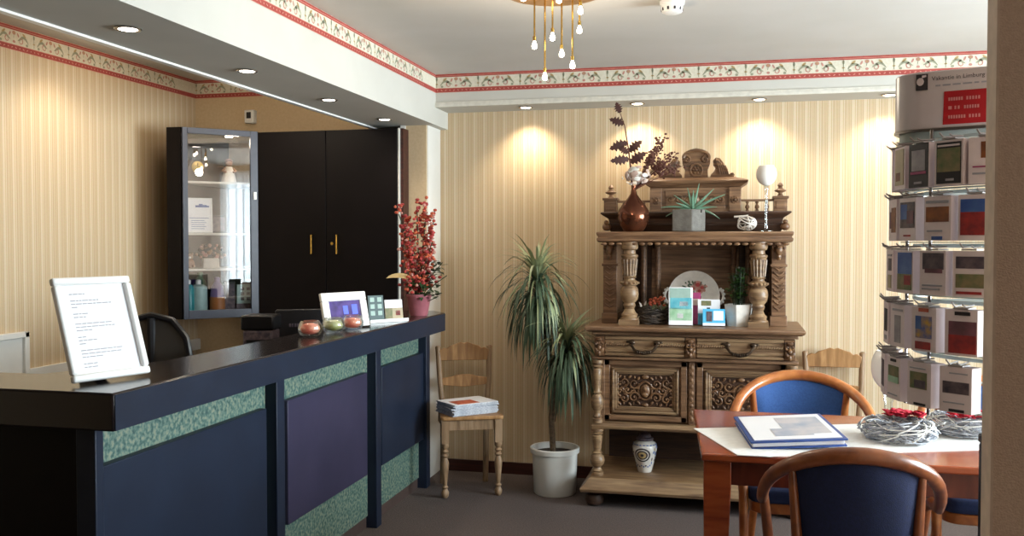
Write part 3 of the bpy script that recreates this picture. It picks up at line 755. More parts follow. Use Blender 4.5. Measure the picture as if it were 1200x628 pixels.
sbo('bottom_shelf', slab(-.735, .325, 4.87, 5.42, [(.08,.0),(.083,.045),(.10,.05),(.108,.04),(.118,.032),(.135,.018),(.15,.006),(.155,0)]), 'oakl')
def turned(h, r):
    return [(r*1.0,0),(r*1.0,.06*h),(r*.7,.075*h),(r*.9,.10*h),(r*.65,.13*h),(r*.6,.17*h),(r*1.05,.24*h),(r*1.2,.32*h),(r*1.05,.40*h),(r*.6,.46*h),(r*.85,.48*h),(r*.6,.51*h),(r*.62,.55*h),(r*.8,.75*h),(r*.85,.84*h),(r*.6,.87*h),(r*1.0,.90*h),(r*.7,.93*h),(r*1.0,.95*h),(r*1.0,h)]
for x in (XLs+.04, XRs-.04):
    sbo('lower_column', MB().lathe(turned(.25,.034), x, 4.93, 20, z=.155), 'oakl', 0)
    sbo('door_side_column', MB().lathe(turned(.335,.028), x, 4.93, 20, z=.437), 'oakl', 0)
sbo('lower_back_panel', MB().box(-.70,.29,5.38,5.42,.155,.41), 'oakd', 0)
sbo('mid_board', slab(-.72, .31, 4.93, 5.42, [(.402,0),(.405,.014),(.42,.018),(.43,.008),(.437,.004)]), 'oakl')
sbo('cupboard_body', MB().box(-.695,.285,4.985,5.42,.437,.775), 'oak')
CX = SX
def carvedoor(x0, x1, flip):
    d = MB(); z0, z1 = .445, .77; y = 4.985
    fw = .032
    for a, b, c, e in ((x0,x1,z0,z0+.03),(x0,x1,z1-.03,z1),(x0,x0+fw,z0,z1),(x1-fw,x1,z0,z1)): d.box(a,b,y-.018,y,c,e)
    o = sbo('door', d, 'oak', .003)
    ix0, ix1, iz0, iz1 = x0+fw+.012, x1-fw-.012, z0+.042, z1-.042
    m2 = MB()
    for k, (off, dep) in enumerate(((0,.026),(.012,.02),(.022,.012))):
        a0, a1, c0, c1 = ix0+off, ix1-off, iz0+off, iz1-off; w = .012
        for a, b, c, e in ((a0,a1,c0,c0+w),(a0,a1,c1-w,c1),(a0,a0+w,c0,c1),(a1-w,a1,c0,c1)): m2.box(a,b,y-dep,y,c,e)
    obj('panel_moulding', S(m2), 'oakl', parent=o, bevel=.003)
    pl = MB(); px0, px1, pz0, pz1 = ix0+.036, ix1-.036, iz0+.034, iz1-.034
    pl.box(px0-.012, px1+.012, y-.004, y, pz0-.012, pz1+.012, 1)
    cx, cz = (px0+px1)/2, (pz0+pz1)/2; hw, hh = (px1-px0)/2, (pz1-pz0)/2
    yy = y-.008
    pl.ell((cx, yy, cz), (.026,.014,.036), 14, 8); pl.ell((cx, yy-.012, cz+.012), (.010,.008,.013), 8, 6); pl.ell((cx,yy-.006,cz-.02),(.018,.01,.016),10,6)
    pl.tube([(cx+.036*cos(R(k)), yy, cz+.048*sin(R(k))) for k in range(0,360,20)], .005, 6, closed=True)
    pl.ell((cx, yy, cz+hh*.86), (.02,.01,.012), 10, 6); pl.ell((cx, yy, cz-hh*.88), (.018,.01,.012), 10, 6)
    for s in (-1,1):
        for (dx, dz, r, a0, sg, tn) in ((.42,.42,.030,PI,1,1.3),(.42,-.42,.030,PI,-1,1.3),(.80,.50,.024,-PI/2,-1,1.2),(.80,-.50,.024,PI/2,1,1.2),(.66,.02,.022,PI,1,1.1),(.92,.02,.014,PI,-1,1)):
            sp = spiral(cx+s*dx*hw, cz+dz*hh, r, tn, a0 if s > 0 else PI-a0, sg*s, 16, .2)
            pl.tube([(a, yy-.003*math.sin(i/15*PI), b) for i, (a, b) in enumerate(sp)], [.0065-.0003*i for i in range(16)], 6)
            pl.ell((cx+s*dx*hw, yy-.003, cz+dz*hh), .006, 8, 5)
            for q in range(4):
                a = q*PI/2+dx*4; pl.ell((cx+s*(dx*hw+.9*r*cos(a)), yy+.002, cz+dz*hh+.9*r*sin(a)*1.25), (.009,.006,.005), 6, 4, rot=Matrix.Rotation(-s*a,3,'Y'))
        for (dx, dz) in ((.25,.75),(.25,-.75),(.58,.86),(.58,-.86),(.97,.85),(.97,-.85),(.26,.12),(.98,.35),(.98,-.35)):
            pl.ell((cx+s*dx*hw, yy+.001, cz+dz*hh), (.012,.008,.007), 7, 5, rot=Matrix.Rotation(s*dz,3,'Y'))
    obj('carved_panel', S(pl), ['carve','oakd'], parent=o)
    return o
carvedoor(-.675, -.235, 1); carvedoor(-.185, .27, -1)
st = MB()
for x in (-.21, -.685, .278): st.box(x-.014, x+.014, 4.962, 4.99, .437, .775)
for k in range(9): st.ell((-.21, 4.962, .47+.034*k), (.009,.006,.013), 8, 5)
sbo('stiles', st, 'oak', .003)
sbo('drawer_case', MB().box(-.715,.305,4.95,5.42,.775,.925).box(-.735,.325,4.93,5.42,.775,.792).box(-.735,.325,4.93,5.42,.905,.925), 'oak')
def drawer(x0, x1, label=None):
    d = MB().box(x0,x1,4.928,4.95,.797,.902)
    d.box(x0,x1,4.918,4.93,.797,.812); d.box(x0,x1,4.916,4.93,.818,.834); d.box(x0,x1,4.918,4.93,.884,.902)
    o = sbo('drawer', d, 'oakl', .004)
    rp = MB(); n = int((x1-x0)/.012); cx = (x0+x1)/2
    for k in range(n):
        x = x0+.012*(k+.5)
        if abs(x-cx) < .07: continue
        rp.ell((x,4.922,.860), (.011,.010,.007), 7, 5, rot=Matrix.Rotation(-.7,3,'Y'))
    obj('rope_carving', S(rp), 'oakl', parent=o)
    h = MB(); hp = [(cx-.062,4.924,.866),(cx-.066,4.905,.858),(cx-.05,4.898,.835),(cx-.025,4.894,.822),(cx,4.893,.819),(cx+.025,4.894,.822),(cx+.05,4.898,.835),(cx+.066,4.905,.858),(cx+.062,4.924,.866)]
    h.tube(hp, [.007,.008,.007,.009,.010,.009,.007,.008,.007], 8)
    for k in range(-3,4): h.ell((cx+k*.011,4.892,.820+abs(k)*.0016), (.005,.012,.011), 8, 5)
    for s in (-1,1): h.ell((cx+s*.066,4.92,.870), (.018,.009,.013), 10, 6); h.ell((cx+s*.085,4.922,.874), (.012,.006,.006), 8, 5)
    obj('handle', S(h), 'iron', parent=o)
drawer(-.665, -.245); drawer(-.185, .255)
for x in (-.692, -.215, .282):
    cv = MB().box(x-.026,x+.026,4.916,4.95,.797,.902)
    for s in (-1,1):
        sp = spiral(x+s*.012, .862, .015, 1.2, PI/2, s, 12, .2); cv.tube([(a,4.912,b) for a,b in sp], .005, 6)
        cv.ell((x+s*.013,4.91,.825), (.010,.009,.020), 8, 6, rot=Matrix.Rotation(s*.5,3,'Y'))
    cv.ell((x,4.906,.842), (.012,.012,.014), 10, 6); cv.ell((x,4.906,.812), (.010,.010,.016), 8, 6); cv.ell((x,4.906,.885), (.016,.01,.010), 8, 6)
    sbo('carved_block', cv, 'carve', .003)
sbo('worktop', slab(-.745, .335, 4.89, 5.43, [(.925,0),(.928,.006),(.935,.018),(.948,.022),(.955,.018),(.957,.010)]), 'oak')
# upper stage
Z0 = .957
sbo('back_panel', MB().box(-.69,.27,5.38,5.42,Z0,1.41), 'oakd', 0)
pn = MB()
for x0, x1 in ((-.455,.03),):
    for a, b, c, d in ((x0,x1,Z0,Z0+.05),(x0,x1,1.36,1.40),(x0,x0+.035,Z0,1.40),(x1-.035,x1,Z0,1.40)): pn.box(a,b,5.36,5.385,c,d)
    pn.box(x0+.035, x1-.035, 5.374, 5.383, Z0+.05, 1.36)
for x in (-.50, -.42, .0, .08): pn.box(x-.016, x+.016, 5.35, 5.385, Z0, 1.40); pn.lathe([(.012,0),(.014,.05),(.010,.08),(.012,.2),(.014,.40),(.02,.42)], x, 5.35, 12, z=Z0)
sbo('back_panelling', pn, 'oak', .003)
for x in (-.66, .232):
    ps = MB().box(x-.037,x+.037,5.09,5.40,Z0,1.40).box(x-.044,x+.044,5.083,5.40,Z0,Z0+.055).box(x-.044,x+.044,5.083,5.40,1.27,1.285)
    for k in range(8):
        z = Z0+.08+k*.03; ps.prism([(x-.026,z+.02),(x,z),(x+.026,z+.02),(x+.026,z+.03),(x,z+.012),(x-.026,z+.03)], 5.083, 5.091, 'xz')
    sbo('pilaster', ps, 'oak', .003)
    cs = MB()
    for s in (-1,1):
        sp = spiral(x+s*.02, 1.372, .022, 1.1, PI/2, s, 12, .2); cs.tube([(a,5.078,b) for a,b in sp], .007, 6)
    cs.ell((x,5.07,1.36),(.02,.02,.03),10,6); cs.ell((x,5.075,1.325),(.012,.012,.022),8,6)
    sbo('carved_bracket', cs, 'carve', 0)
for x in (-.545, .127):
    H_ = 1.402-Z0; r = .043
    pr = [(.05,0),(.05,.035),(.042,.04),(.046,.055),(.034,.066),(.026,.085),(.034,.105),(.030,.115),(.030,.118),(.044,.135),(.050,.165),(.046,.195),(.034,.21),(.044,.216),(.047,.226),(.040,.236),(.030,.242),(.030,.25),(.038,.255),(.032,.262),(.033,.30),(.040,.355),(.042,.362),(.046,.368),(.046,.375),(.034,.382),(.032,.40),(.042,.405),(.046,.415),(.046,H_)]
    cm = MB().lathe(pr, x, 5.02, 24, z=Z0)
    for k in range(14):
        a = 2*PI*k/14; cm.ell((x+.046*cos(a), 5.02+.046*sin(a), Z0+.226), .008, 6, 5)
        cm.tube([(x+.033*cos(a),5.02+.033*sin(a),Z0+.265),(x+.041*cos(a),5.02+.041*sin(a),Z0+.352)], .004, 5)
    cm.box(x-.052,x+.052,4.968,5.072,Z0,Z0+.03)
    sbo('column', cm, 'oakl', .0)
sbo('upper_shelf', slab(-.705, .285, 5.0, 5.42, [(1.40,0),(1.405,.012),(1.42,.016),(1.428,.006),(1.438,.014),(1.452,.018),(1.457,.010)]), 'oak')
fz = MB()
for k in range(24):
    x = -.68+k*.041; fz.ell((x,4.985,1.392), (.017,.010,.009), 8, 5)
sbo('shelf_carving', fz, 'carve', 0)
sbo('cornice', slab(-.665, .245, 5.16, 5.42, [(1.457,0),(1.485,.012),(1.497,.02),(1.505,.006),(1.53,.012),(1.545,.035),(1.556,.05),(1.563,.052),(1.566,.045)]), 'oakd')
for x in (-.685, .265): sbo('cornice_carving', MB().ell((x,5.14,1.485),(.025,.025,.022)).ell((x,5.12,1.51),(.014,.014,.012)), 'carve', 0)
pb = MB().box(-.45,.035,5.20,5.42,1.566,1.70)
for x in (-.42, .005): pb.box(x-.032,x+.032,5.185,5.2,1.566,1.70)
pb.box(-.37,-.045,5.194,5.20,1.585,1.685)
sbo('pediment_block', pb, 'oak')
for x in (-.42,.005):
    pc = MB()
    for q in range(8): a = q*PI/4; pc.ell((x+.015*cos(a),5.183,1.63+.015*sin(a)), (.007,.005,.007), 6, 4)
    sbo('carved_rosette', pc.ell((x,5.18,1.63), .008, 8, 5), 'carve', 0)
pc = MB().box(SX-.16,SX+.16,5.192,5.196,1.60,1.67)
for s in (-1,1):
    for dx, r in ((.04,.022),(.09,.028),(.135,.02)):
        sp = spiral(SX+s*dx, 1.635, r, 1.2, PI, s, 14, .2); pc.tube([(a,5.19,b) for a,b in sp], .006, 6)
sbo('pediment_carving', pc.ell((SX,5.19,1.635),(.02,.01,.028)), 'carve', 0)
sbo('pediment_cornice', slab(-.45, .035, 5.20, 5.42, [(1.70,0),(1.71,.012),(1.722,.032),(1.73,.04),(1.738,.04),(1.741,.03),(1.752,-.01),(1.757,-.03)]), 'oak')
cr = MB(); y0, y1 = 5.27, 5.31
prof = [(-.065,1.755),(.065,1.755),(.062,1.80),(.075,1.835),(.078,1.865),(.066,1.895),(.035,1.915),(0,1.922),(-.035,1.915),(-.066,1.895),(-.078,1.865),(-.075,1.835),(-.062,1.80)]
cr.prism([(SX+a,b) for a,b in prof], y0, y1, 'xz')
cr.tube([(SX+.07*cos(R(k)), y0-.004, 1.872+.036*sin(R(k))) for k in range(-10,200,15)], .010, 7)
for s in (-1,1):
    sp = spiral(SX+s*.05, 1.858, .02, 1.1, PI/2, s, 12, .2); cr.tube([(a,y0-.006,b) for a,b in sp], .007, 6)
cr.tube([(SX+.033*cos(R(k)), y0-.004, 1.80+.033*sin(R(k))) for k in range(0,360,20)], .006, 6, closed=True)
for q in range(6): a = q*PI/3; cr.ell((SX+.016*cos(a), y0-.004, 1.80+.016*sin(a)), (.008,.006,.008), 7, 5)
cr.ell((SX,y0-.008,1.80), .008, 8, 5)
sbo('crest_cartouche', cr, 'carve', .003)
for s in (-1,1):
    wgp = [(.075,1.755),(.20,1.755),(.208,1.772),(.20,1.785),(.186,1.782),(.178,1.772),(.165,1.79),(.15,1.835),(.128,1.865),(.105,1.868),(.09,1.85),(.092,1.825),(.105,1.81),(.095,1.79),(.08,1.775)]
    w_ = MB().prism([(SX+s*a,b) for a,b in wgp], y0+.004, y1-.004, 'xz')
    for k in range(5):
        w_.tube([(SX+s*(.105+.012*k), y0, 1.862-.010*k),(SX+s*(.118+.012*k), y0-.004, 1.825-.007*k),(SX+s*(.13+.011*k), y0, 1.775)], [.008,.007,.004], 6)
    sp = spiral(SX+s*.192, 1.775, .012, 1, PI, s, 10, .2); w_.tube([(a,y0,b) for a,b in sp], .005, 6)
    sbo('crest_wing', w_, 'carve', .002)
for x in (-.672, .243):
    fp = MB().box(x-.035,x+.035,5.18,5.26,1.566,1.635).box(x-.042,x+.042,5.172,5.268,1.635,1.648).prism([(x-.024,1.58),(x+.024,1.58),(x+.024,1.622),(x-.024,1.622)], 5.176, 5.18, 'xz')
    o = sbo('finial_post', fp, 'oak', .003)
    obj('finial', S(MB().lathe([(.02,0),(.012,.01),(.010,.018),(.028,.026),(.032,.032),(.014,.042),(.010,.05),(.016,.058),(.010,.068),(.003,.074)], x, 5.22, 14, z=1.648)), 'oak', parent=o)
for x0, x1 in ((-.637,-.45),(.035,.208)):
    o = sbo('balustrade_rail', MB().box(x0,x1,5.205,5.235,1.622,1.634), 'oak', .003)
    for k in range(3):
        x = x0+(x1-x0)*(k+.7)/3.4
        obj('baluster', S(MB().lathe([(.008,0),(.010,.008),(.006,.014),(.013,.024),(.010,.034),(.005,.042),(.010,.05),(.007,.056)], x, 5.22, 10, z=1.566)), 'oak', parent=o)

# ------------------------------------------------------------------ things on the sideboard
ZS = 1.4575
t = thing('bulb_vase', 'brown glossy bulb shaped vase on the left of the sideboard top', 'vase', (-.53, 5.075, ZS))
obj('body', MB().lathe([(.045,0),(.055,.006),(.078,.04),(.088,.08),(.082,.115),(.06,.15),(.035,.18),(.018,.205),(.012,.235),(.013,.25),(.009,.25),(.008,.23)], seg=32), 'copper', parent=t)
t = thing('holly_branch', 'dried dark holly branch with pale flower rising from the bulb vase', 'dried flowers', (-.53, 5.075, ZS+.235))
obj('stem', MB().tube([(0,0,-.1),(-.015,0,.1),(-.03,0,.22),(-.05,.0,.34),(-.075,0,.41)], [.005,.005,.004,.003,.002], 6), 'twigbrown', parent=t)
def holly(mb, base, d, L, W, tw=0):
    # spiky leaf outline facing the room
    d = Vector(d).normalized(); side = Vector((0,-1,0)).cross(d).normalized(); b = Vector(base); n = 5; vs = [b]; 
    for s in (1,-1):
        for i in range(2*n):
            tt = (i+1)/(2*n); w = W/2*sin(PI*min(.95,tt*.85+.1))*(1.15 if i % 2 == 0 else .55); 
            if s == -1: tt = (2*n-i)/(2*n); w = W/2*sin(PI*min(.95,tt*.85+.1))*(1.15 if i % 2 == 1 else .55)
            vs.append(b+d*L*tt+side*w*s+Vector((0,-1,0))*(.006*sin(PI*tt)+tw*w))
        if s == 1: vs.append(b+d*L*1.08)
    mb.add(vs, [tuple(range(len(vs)))])
hl = MB()
for x, z, dx, dz, L_, W_ in ((-.075,.41,-.35,.95,.06,.045),(-.052,.35,-.95,.35,.085,.05),(-.035,.25,-.85,-.3,.10,.06),(-.028,.20,.8,.6,.09,.055),(-.02,.14,.85,.5,.10,.062),(-.025,.16,-.9,-.1,.10,.055),(-.03,.19,-.6,.5,.06,.045)):
    holly(hl, (x,0,z), (dx,random.uniform(-.2,.2),dz), L_, W_, random.uniform(-.2,.2))
obj('leaves', hl, 'holly', parent=t, recalc=False, smooth=False)
pf = MB(); rr = random.Random(2)
for k in range(70):
    d = Vector((rr.gauss(0,1), rr.gauss(0,1), rr.gauss(0,.9))).normalized(); q = rr.uniform(.015,.068)
    rot = d.to_track_quat('Z','Y').to_matrix(); pf.ell(Vector((.016,-.01,.07))+Vector((d.x*1.15,d.y*.8,d.z*.85))*q, (rr.uniform(.013,.022), rr.uniform(.010,.016), .004), 8, 5, rr.choice((0,0,1)), rot)
obj('blossom', pf, ['flpink','white'], parent=t)
t = thing('dried_berry_spray', 'dried brown berry spray leaning right from the vase to the crest', 'dried flowers', (-.53, 5.10, ZS+.245))
by = MB(); tw = MB()
for k in range(26):
    a = rr.uniform(.35, 1.25); L_ = rr.uniform(.18,.36); e = Vector((L_*cos(a)*.8+.02, rr.uniform(-.03,.05), L_*sin(a)*.92)); 
    m_ = Vector((e.x*.45, e.y*.4, e.z*.4)); tw.tube([(0,0,-.02), m_, e], [.0022,.0018,.001], 5)
    for q in range(11):
        f = rr.uniform(.55,1.02); p_ = m_+(e-m_)*f if f > .45 else m_
        by.ell(p_+Vector((rr.gauss(0,.012),rr.gauss(0,.012),rr.gauss(0,.012))), (rr.uniform(.004,.009), .004, rr.uniform(.004,.008)), 6, 4)
obj('twigs', tw, 'twigbrown', parent=t); obj('berries', by, 'twigbrown', parent=t)
t = thing('potted_aloe', 'spiky aloe in a square grey concrete pot on the sideboard top', 'plant', (-.235, 5.08, ZS))
obj('pot', MB().prism([(-.085,-.05),(.02,-.075),(.085,-.03),(.085,.06),(-.085,.06)], 0, .118), 'conc', parent=t, bevel=.005)
al = MB(); rr = random.Random(9)
for a, el, L_, dr in ((.1,.25,.13,.3),(.6,.9,.16,.1),(1.2,1.6,.15,0),(1.9,1.4,.13,.1),(2.6,.8,.13,.2),(3.1,.1,.15,.8),(-.25,.05,.16,.9),(2.9,.3,.17,.5),(.3,.6,.19,.3),(3.6,.5,.10,.2),(5.6,.6,.10,.3),(4.7,.8,.10,.2),(1.5,2.5,.11,0)):
    d = Vector((cos(a), sin(a)*.5-.15, el)).normalized(); p_ = Vector((.02,0,.115)); pts = []; rad = []
    for i in range(8): pts.append(p_.copy()); rad.append(.011*(1-i/7.5)+.0008); p_ = p_+d*L_/7; d = (d+Vector((0,0,-dr/7))).normalized()
    al.tube(pts, rad, 7)
obj('leaves', al, 'aloe', parent=t); obj('soil', MB().box(-.07,.07,-.045,.05,.10,.116), 'soil', parent=t)
t = thing('rattan_ball', 'white woven rattan ball with small arm on the sideboard top', 'ornament', (.064, 5.08, ZS+.001))
rt = MB(); rr = random.Random(4)
for k in range(16):
    rot = Euler((rr.uniform(0,PI), rr.uniform(0,PI), rr.uniform(0,PI))).to_matrix(); q = rr.uniform(.55,1)
    pts = []
    for i in range(20):
        a = 2*PI*i/20; p_ = rot @ Vector((.046*q*cos(a), .046*q*sin(a), .046*math.sqrt(max(0,1-q*q)))); pts.append((p_.x*1.15, p_.y*1.15, p_.z*.82+.043))
    rt.tube(pts, .0032, 5, closed=True)
obj('weave', rt, 'rattan', parent=t); obj('arm', MB().tube([(-.062,-.02,.076),(-.02,-.03,.079),(.01,-.03,.082)], .005, 6), 'rattan', parent=t)
def goblet(name, label, loc, h, bowlr, bowlh, stem_r, twist):
    t = thing(name, label, 'candle holder', loc)
    hs = h-bowlh
    if twist:
        pr = [(.036,0),(.036,.006),(.012,.014)]
        for i in range(9): z = .02+(hs-.03)*i/8; pr.append((stem_r*(.75+.6*(i/8)**2)*(1 if i % 2 else 1.25), z))
        pr.append((stem_r*.9, hs))
    else: pr = [(.036,0),(.036,.005),(.010,.014),(stem_r,.05),(stem_r,hs*.8),(stem_r*1.2,hs*.86),(stem_r*2.0,hs*.93),(stem_r*1.5,hs*.97),(stem_r*2.2,hs)]
    obj('stem', MB().lathe(pr, seg=18), 'clear', parent=t)
    b = []
    for i in range(11):
        a = -PI/2+(PI/2+.75)*i/10; b.append((max(.004,bowlr*cos(a)), hs+bowlh*.55+bowlh*.55*sin(a)))
    b2 = [(max(.003,r_-.003), z_+.002) for r_, z_ in reversed(b)]
    obj('bowl', MB().lathe(b+b2, seg=28, cap=False), 'frost', parent=t)
goblet('stemmed_candle_glass', 'tall stemmed white candle glass at the right end of the sideboard top', (.166, 5.10, ZS), .355, .053, .115, .0065, False)
# on the worktop
ZW = .9575
t = thing('twig_planter', 'round dark twig basket planted with small orange flowers', 'planter', (-.425, 5.10, ZW))
tg = MB(); rr = random.Random(8)
for k in range(70):
    z = rr.uniform(.008,.085); rr_ = .075+.012*sin(z/.09*PI); a0 = rr.uniform(0,2*PI); ln = rr.uniform(.8,1.8); dz = rr.uniform(-.03,.03)
    tg.tube([((rr_+rr.uniform(-.004,.006))*cos(a0+ln*i/6), (rr_+rr.uniform(-.004,.006))*sin(a0+ln*i/6), min(.10,max(.005,z+dz*i/6))) for i in range(7)], rr.uniform(.003,.0055), 5)
obj('twig_wall', tg, 'twigdark', parent=t); obj('soil', MB().lathe([(.07,0),(.074,.075),(.002,.08)], seg=20), 'soil', parent=t)
fl = MB()
for k in range(60):
    a = rr.uniform(0,2*PI); fl.leaf((rr.uniform(-.055,.06), rr.uniform(-.05,.05), .075), (cos(a),sin(a),rr.uniform(.5,1.6)), rr.uniform(.03,.065), .012, .8, 4, rr.choice((0,0,2)))
for k in range(22): fl.ell((rr.uniform(-.02,.065), rr.uniform(-.05,.03), rr.uniform(.10,.145)), (.009,.009,.007), 6, 4, 1)
obj('plants', fl, ['leaf2','florg','rattan'], parent=t, recalc=False)
obj('dangling_root', MB().tube([(-.06,-.05,.06),(-.085,-.08,.012),(-.10,-.11,.004),(-.125,-.125,.014),(-.155,-.12,.004),(-.185,-.11,.004)], .003, 5), 'beigepic', parent=t)
t = thing('floral_plate', 'white floral plate with scalloped handles leaning at the sideboard back', 'plate', (-.215, 5.275, ZW+.002), rot=Euler((R(-12),0,0)))
pl = MB(); 
pl.lathe([(.001,.004),(.09,.004),(.105,.010),(.14,.016),(.142,.019),(.105,.014),(.09,.008),(.001,.008)], seg=48, cap=False).xf(Matrix.Translation((0,0,.142)) @ Matrix.Rotation(PI/2,4,'X'))
obj('dish', pl, 'porc', parent=t)
for s in (-1,1):
    hd = MB(); hd.tube([(s*(.138+.022*sin(PI*i/8)), -.012, .142+.035*cos(PI*i/8)) for i in range(9)], .007, 6)
    for i in range(6): hd.ell((s*(.146+.02*sin(PI*i/5)), -.012, .142+.04*cos(PI*i/5)), .008, 6, 5)
    obj('plate_handle', hd, 'porc', parent=t)
dc = MB(); rr = random.Random(6); g = lambda u, v: Vector((u, -.0085, .185+v))
g2 = lambda u, v: Vector((u, -.0092, .185+v))
for (u, v, r_) in ((.02,.02,.026),(.045,.005,.02),(-.005,.0,.018),(.03,-.015,.02)):
    dc.disk(u, v, r_, r_*.9, g, 0, 12); dc.disk(u, v, r_*.5, r_*.45, g2, 1, 10)
for k in range(26):
    a = rr.uniform(0,2*PI); q = rr.uniform(.035,.075); dc.disk(.01+q*cos(a), .0+q*sin(a)*.8, .014, .005, g, 2, 8, a0=a+rr.uniform(-.6,.6))
for k in range(4): a = rr.uniform(0,2*PI); dc.disk(.01+.06*cos(a), .02+.05*sin(a), .008, .008, g2, 0, 8)
obj('flower_decoration', dc, ['brose','flred','leaf'], parent=t, smooth=False, recalc=False)
standcard('green_brochure', 'pale blue and green brochure upright in front of the plate', 'brochure', (-.27, 4.99, ZW+.005), R(3), .125, .20, 'paper', [('pale', .03,.9,.72,.98), ('teal',.05,.95,.42,.72),('paper',.45,.8,.5,.62),('pgreen',.03,.97,.12,.45),('paper',.35,.6,.18,.3)], depth=.025)
standcard('magenta_brochure', 'magenta brochure partly hidden behind the pale green one', 'brochure', (-.205, 5.05, ZW+.005), R(5), .075, .17, 'magenta', [('flpink', .1,.9,.6,.8)], depth=.03)
standcard('teal_brochure', 'white and teal brochure with curled picture beside the magenta one', 'brochure', (-.125, 5.035, ZW+.005), R(3), .115, .135, 'paper', [('teal', .0,1,.0,.45), ('greenpic',.15,.6,.75,.95),('inkd',.4,.55,.6,.68),('sky',.0,.3,.0,.4)], depth=.02)
t = standcard('turquoise_card_box', 'small turquoise leaflet box with white base before the teal brochure', 'leaflet box', (-.098, 4.985, ZW+.005), R(3), .115, .088, 'sky', [('paper', .48,.92,.32,.88), ('darkpic',.16,.42,.25,.85),('paper',0,1,0,.16)], depth=.03)
t = thing('potted_basil', 'leafy green herb in a white six sided pot on the sideboard', 'plant', (.028, 5.07, ZW))
hx = [(cos(R(60*k+20)), sin(R(60*k+20))) for k in range(6)]
obj('pot', MB().add([(.062*a,.062*b,0) for a,b in hx]+[(.078*a,.078*b,.115) for a,b in hx]+[(.070*a,.070*b,.115) for a,b in hx]+[(.068*a,.068*b,.10) for a,b in hx], [tuple(range(5,-1,-1)), tuple(range(18,24))]+[(6*j+i,6*j+(i+1)%6,6*j+6+(i+1)%6,6*j+6+i) for j in range(3) for i in range(6)]), 'porc', parent=t, smooth=False)
lv = MB(); sm = MB(); rr = random.Random(12)
for k in range(26):
    a = rr.uniform(0,2*PI); q = rr.uniform(0,.055); h_ = rr.uniform(.10,.215); tip = (q*cos(a)*1.25, q*sin(a), .10+h_)
    sm.tube([(q*.6*cos(a), q*.6*sin(a), .09), tip], .0018, 5)
    for j in range(9):
        f = rr.uniform(.25,1); b = rr.uniform(0,2*PI); lv.leaf((tip[0]*(.6+.4*f), tip[1]*(.6+.4*f), .10+h_*f), (cos(b),sin(b),rr.uniform(-.2,.6)), rr.uniform(.024,.042), .020, .5, 3)
obj('stems', sm, 'leafd', parent=t); obj('leaves', lv, 'basil', parent=t, recalc=False); obj('soil', MB().lathe([(.06,.085),(.06,.101),(.001,.103)], seg=12), 'soil', parent=t)
# ginger jar on the bottom shelf
t = thing('lidded_ginger_jar', 'painted porcelain lidded jar on the bottom shelf of the sideboard', 'jar', (-.463, 5.06, .1555))
obj('body', MB().lathe([(.036,0),(.038,.006),(.040,.012),(.052,.06),(.064,.11),(.066,.135),(.058,.158),(.04,.17),(.036,.175)], seg=32), 'porc', parent=t)
obj('lid', MB().lathe([(.044,.172),(.048,.178),(.046,.184),(.034,.19),(.030,.205),(.016,.212),(.008,.216),(.010,.224),(.002,.23)], seg=24), 'darkpic', parent=t)
dc = MB()
def jr(u, v):  # wrap onto the jar; u angle metres, v height
    rr_ = .0665 if v > .10 else .042+(v-.012)*.245
    if v > .14: rr_ = .0665-(v-.14)*.25
    a = -PI/2-.12+u/.06; return Vector((rr_*1.012*cos(a), rr_*1.012*sin(a), v))
for r_, mi in ((.040,0),(.032,3),(.026,0),(.019,1),(.008,0)):
    rings = [jr(r_*1.05*cos(2*PI*k/20), .10+r_*.95*sin(2*PI*k/20)) for k in range(20)]
    cen = jr(0,.10); off = {.040:0,.032:.0006,.026:.0012,.019:.0018,.008:.0024}[r_]
    rings = [p_+Vector((p_.x,p_.y,0)).normalized()*off for p_ in rings]; cen = cen+Vector((cen.x,cen.y,0)).normalized()*off
    dc.add([cen]+rings, [(0,1+k,1+(k+1)%20) for k in range(20)], mi)
for k in range(40):
    u = rr.uniform(-.12,.12)
    if abs(u) < .045: continue
    v = rr.uniform(.03,.15); dc.disk(u, v, .010, .004, jr, rr.choice((0,0,1,2)), 6, a0=rr.uniform(0,PI))
for k in range(8): dc.disk(-.05+.014*k, .035+.006*(k % 2), .005, .005, jr, rr.choice((0,2)), 6)
for k in range(12): dc.disk(-.1+.018*k, .153, .007, .003, jr, 2, 6)
obj('painted_pattern', dc, ['inkd','bochre','bluepic','porc'], parent=t, smooth=False, recalc=False)

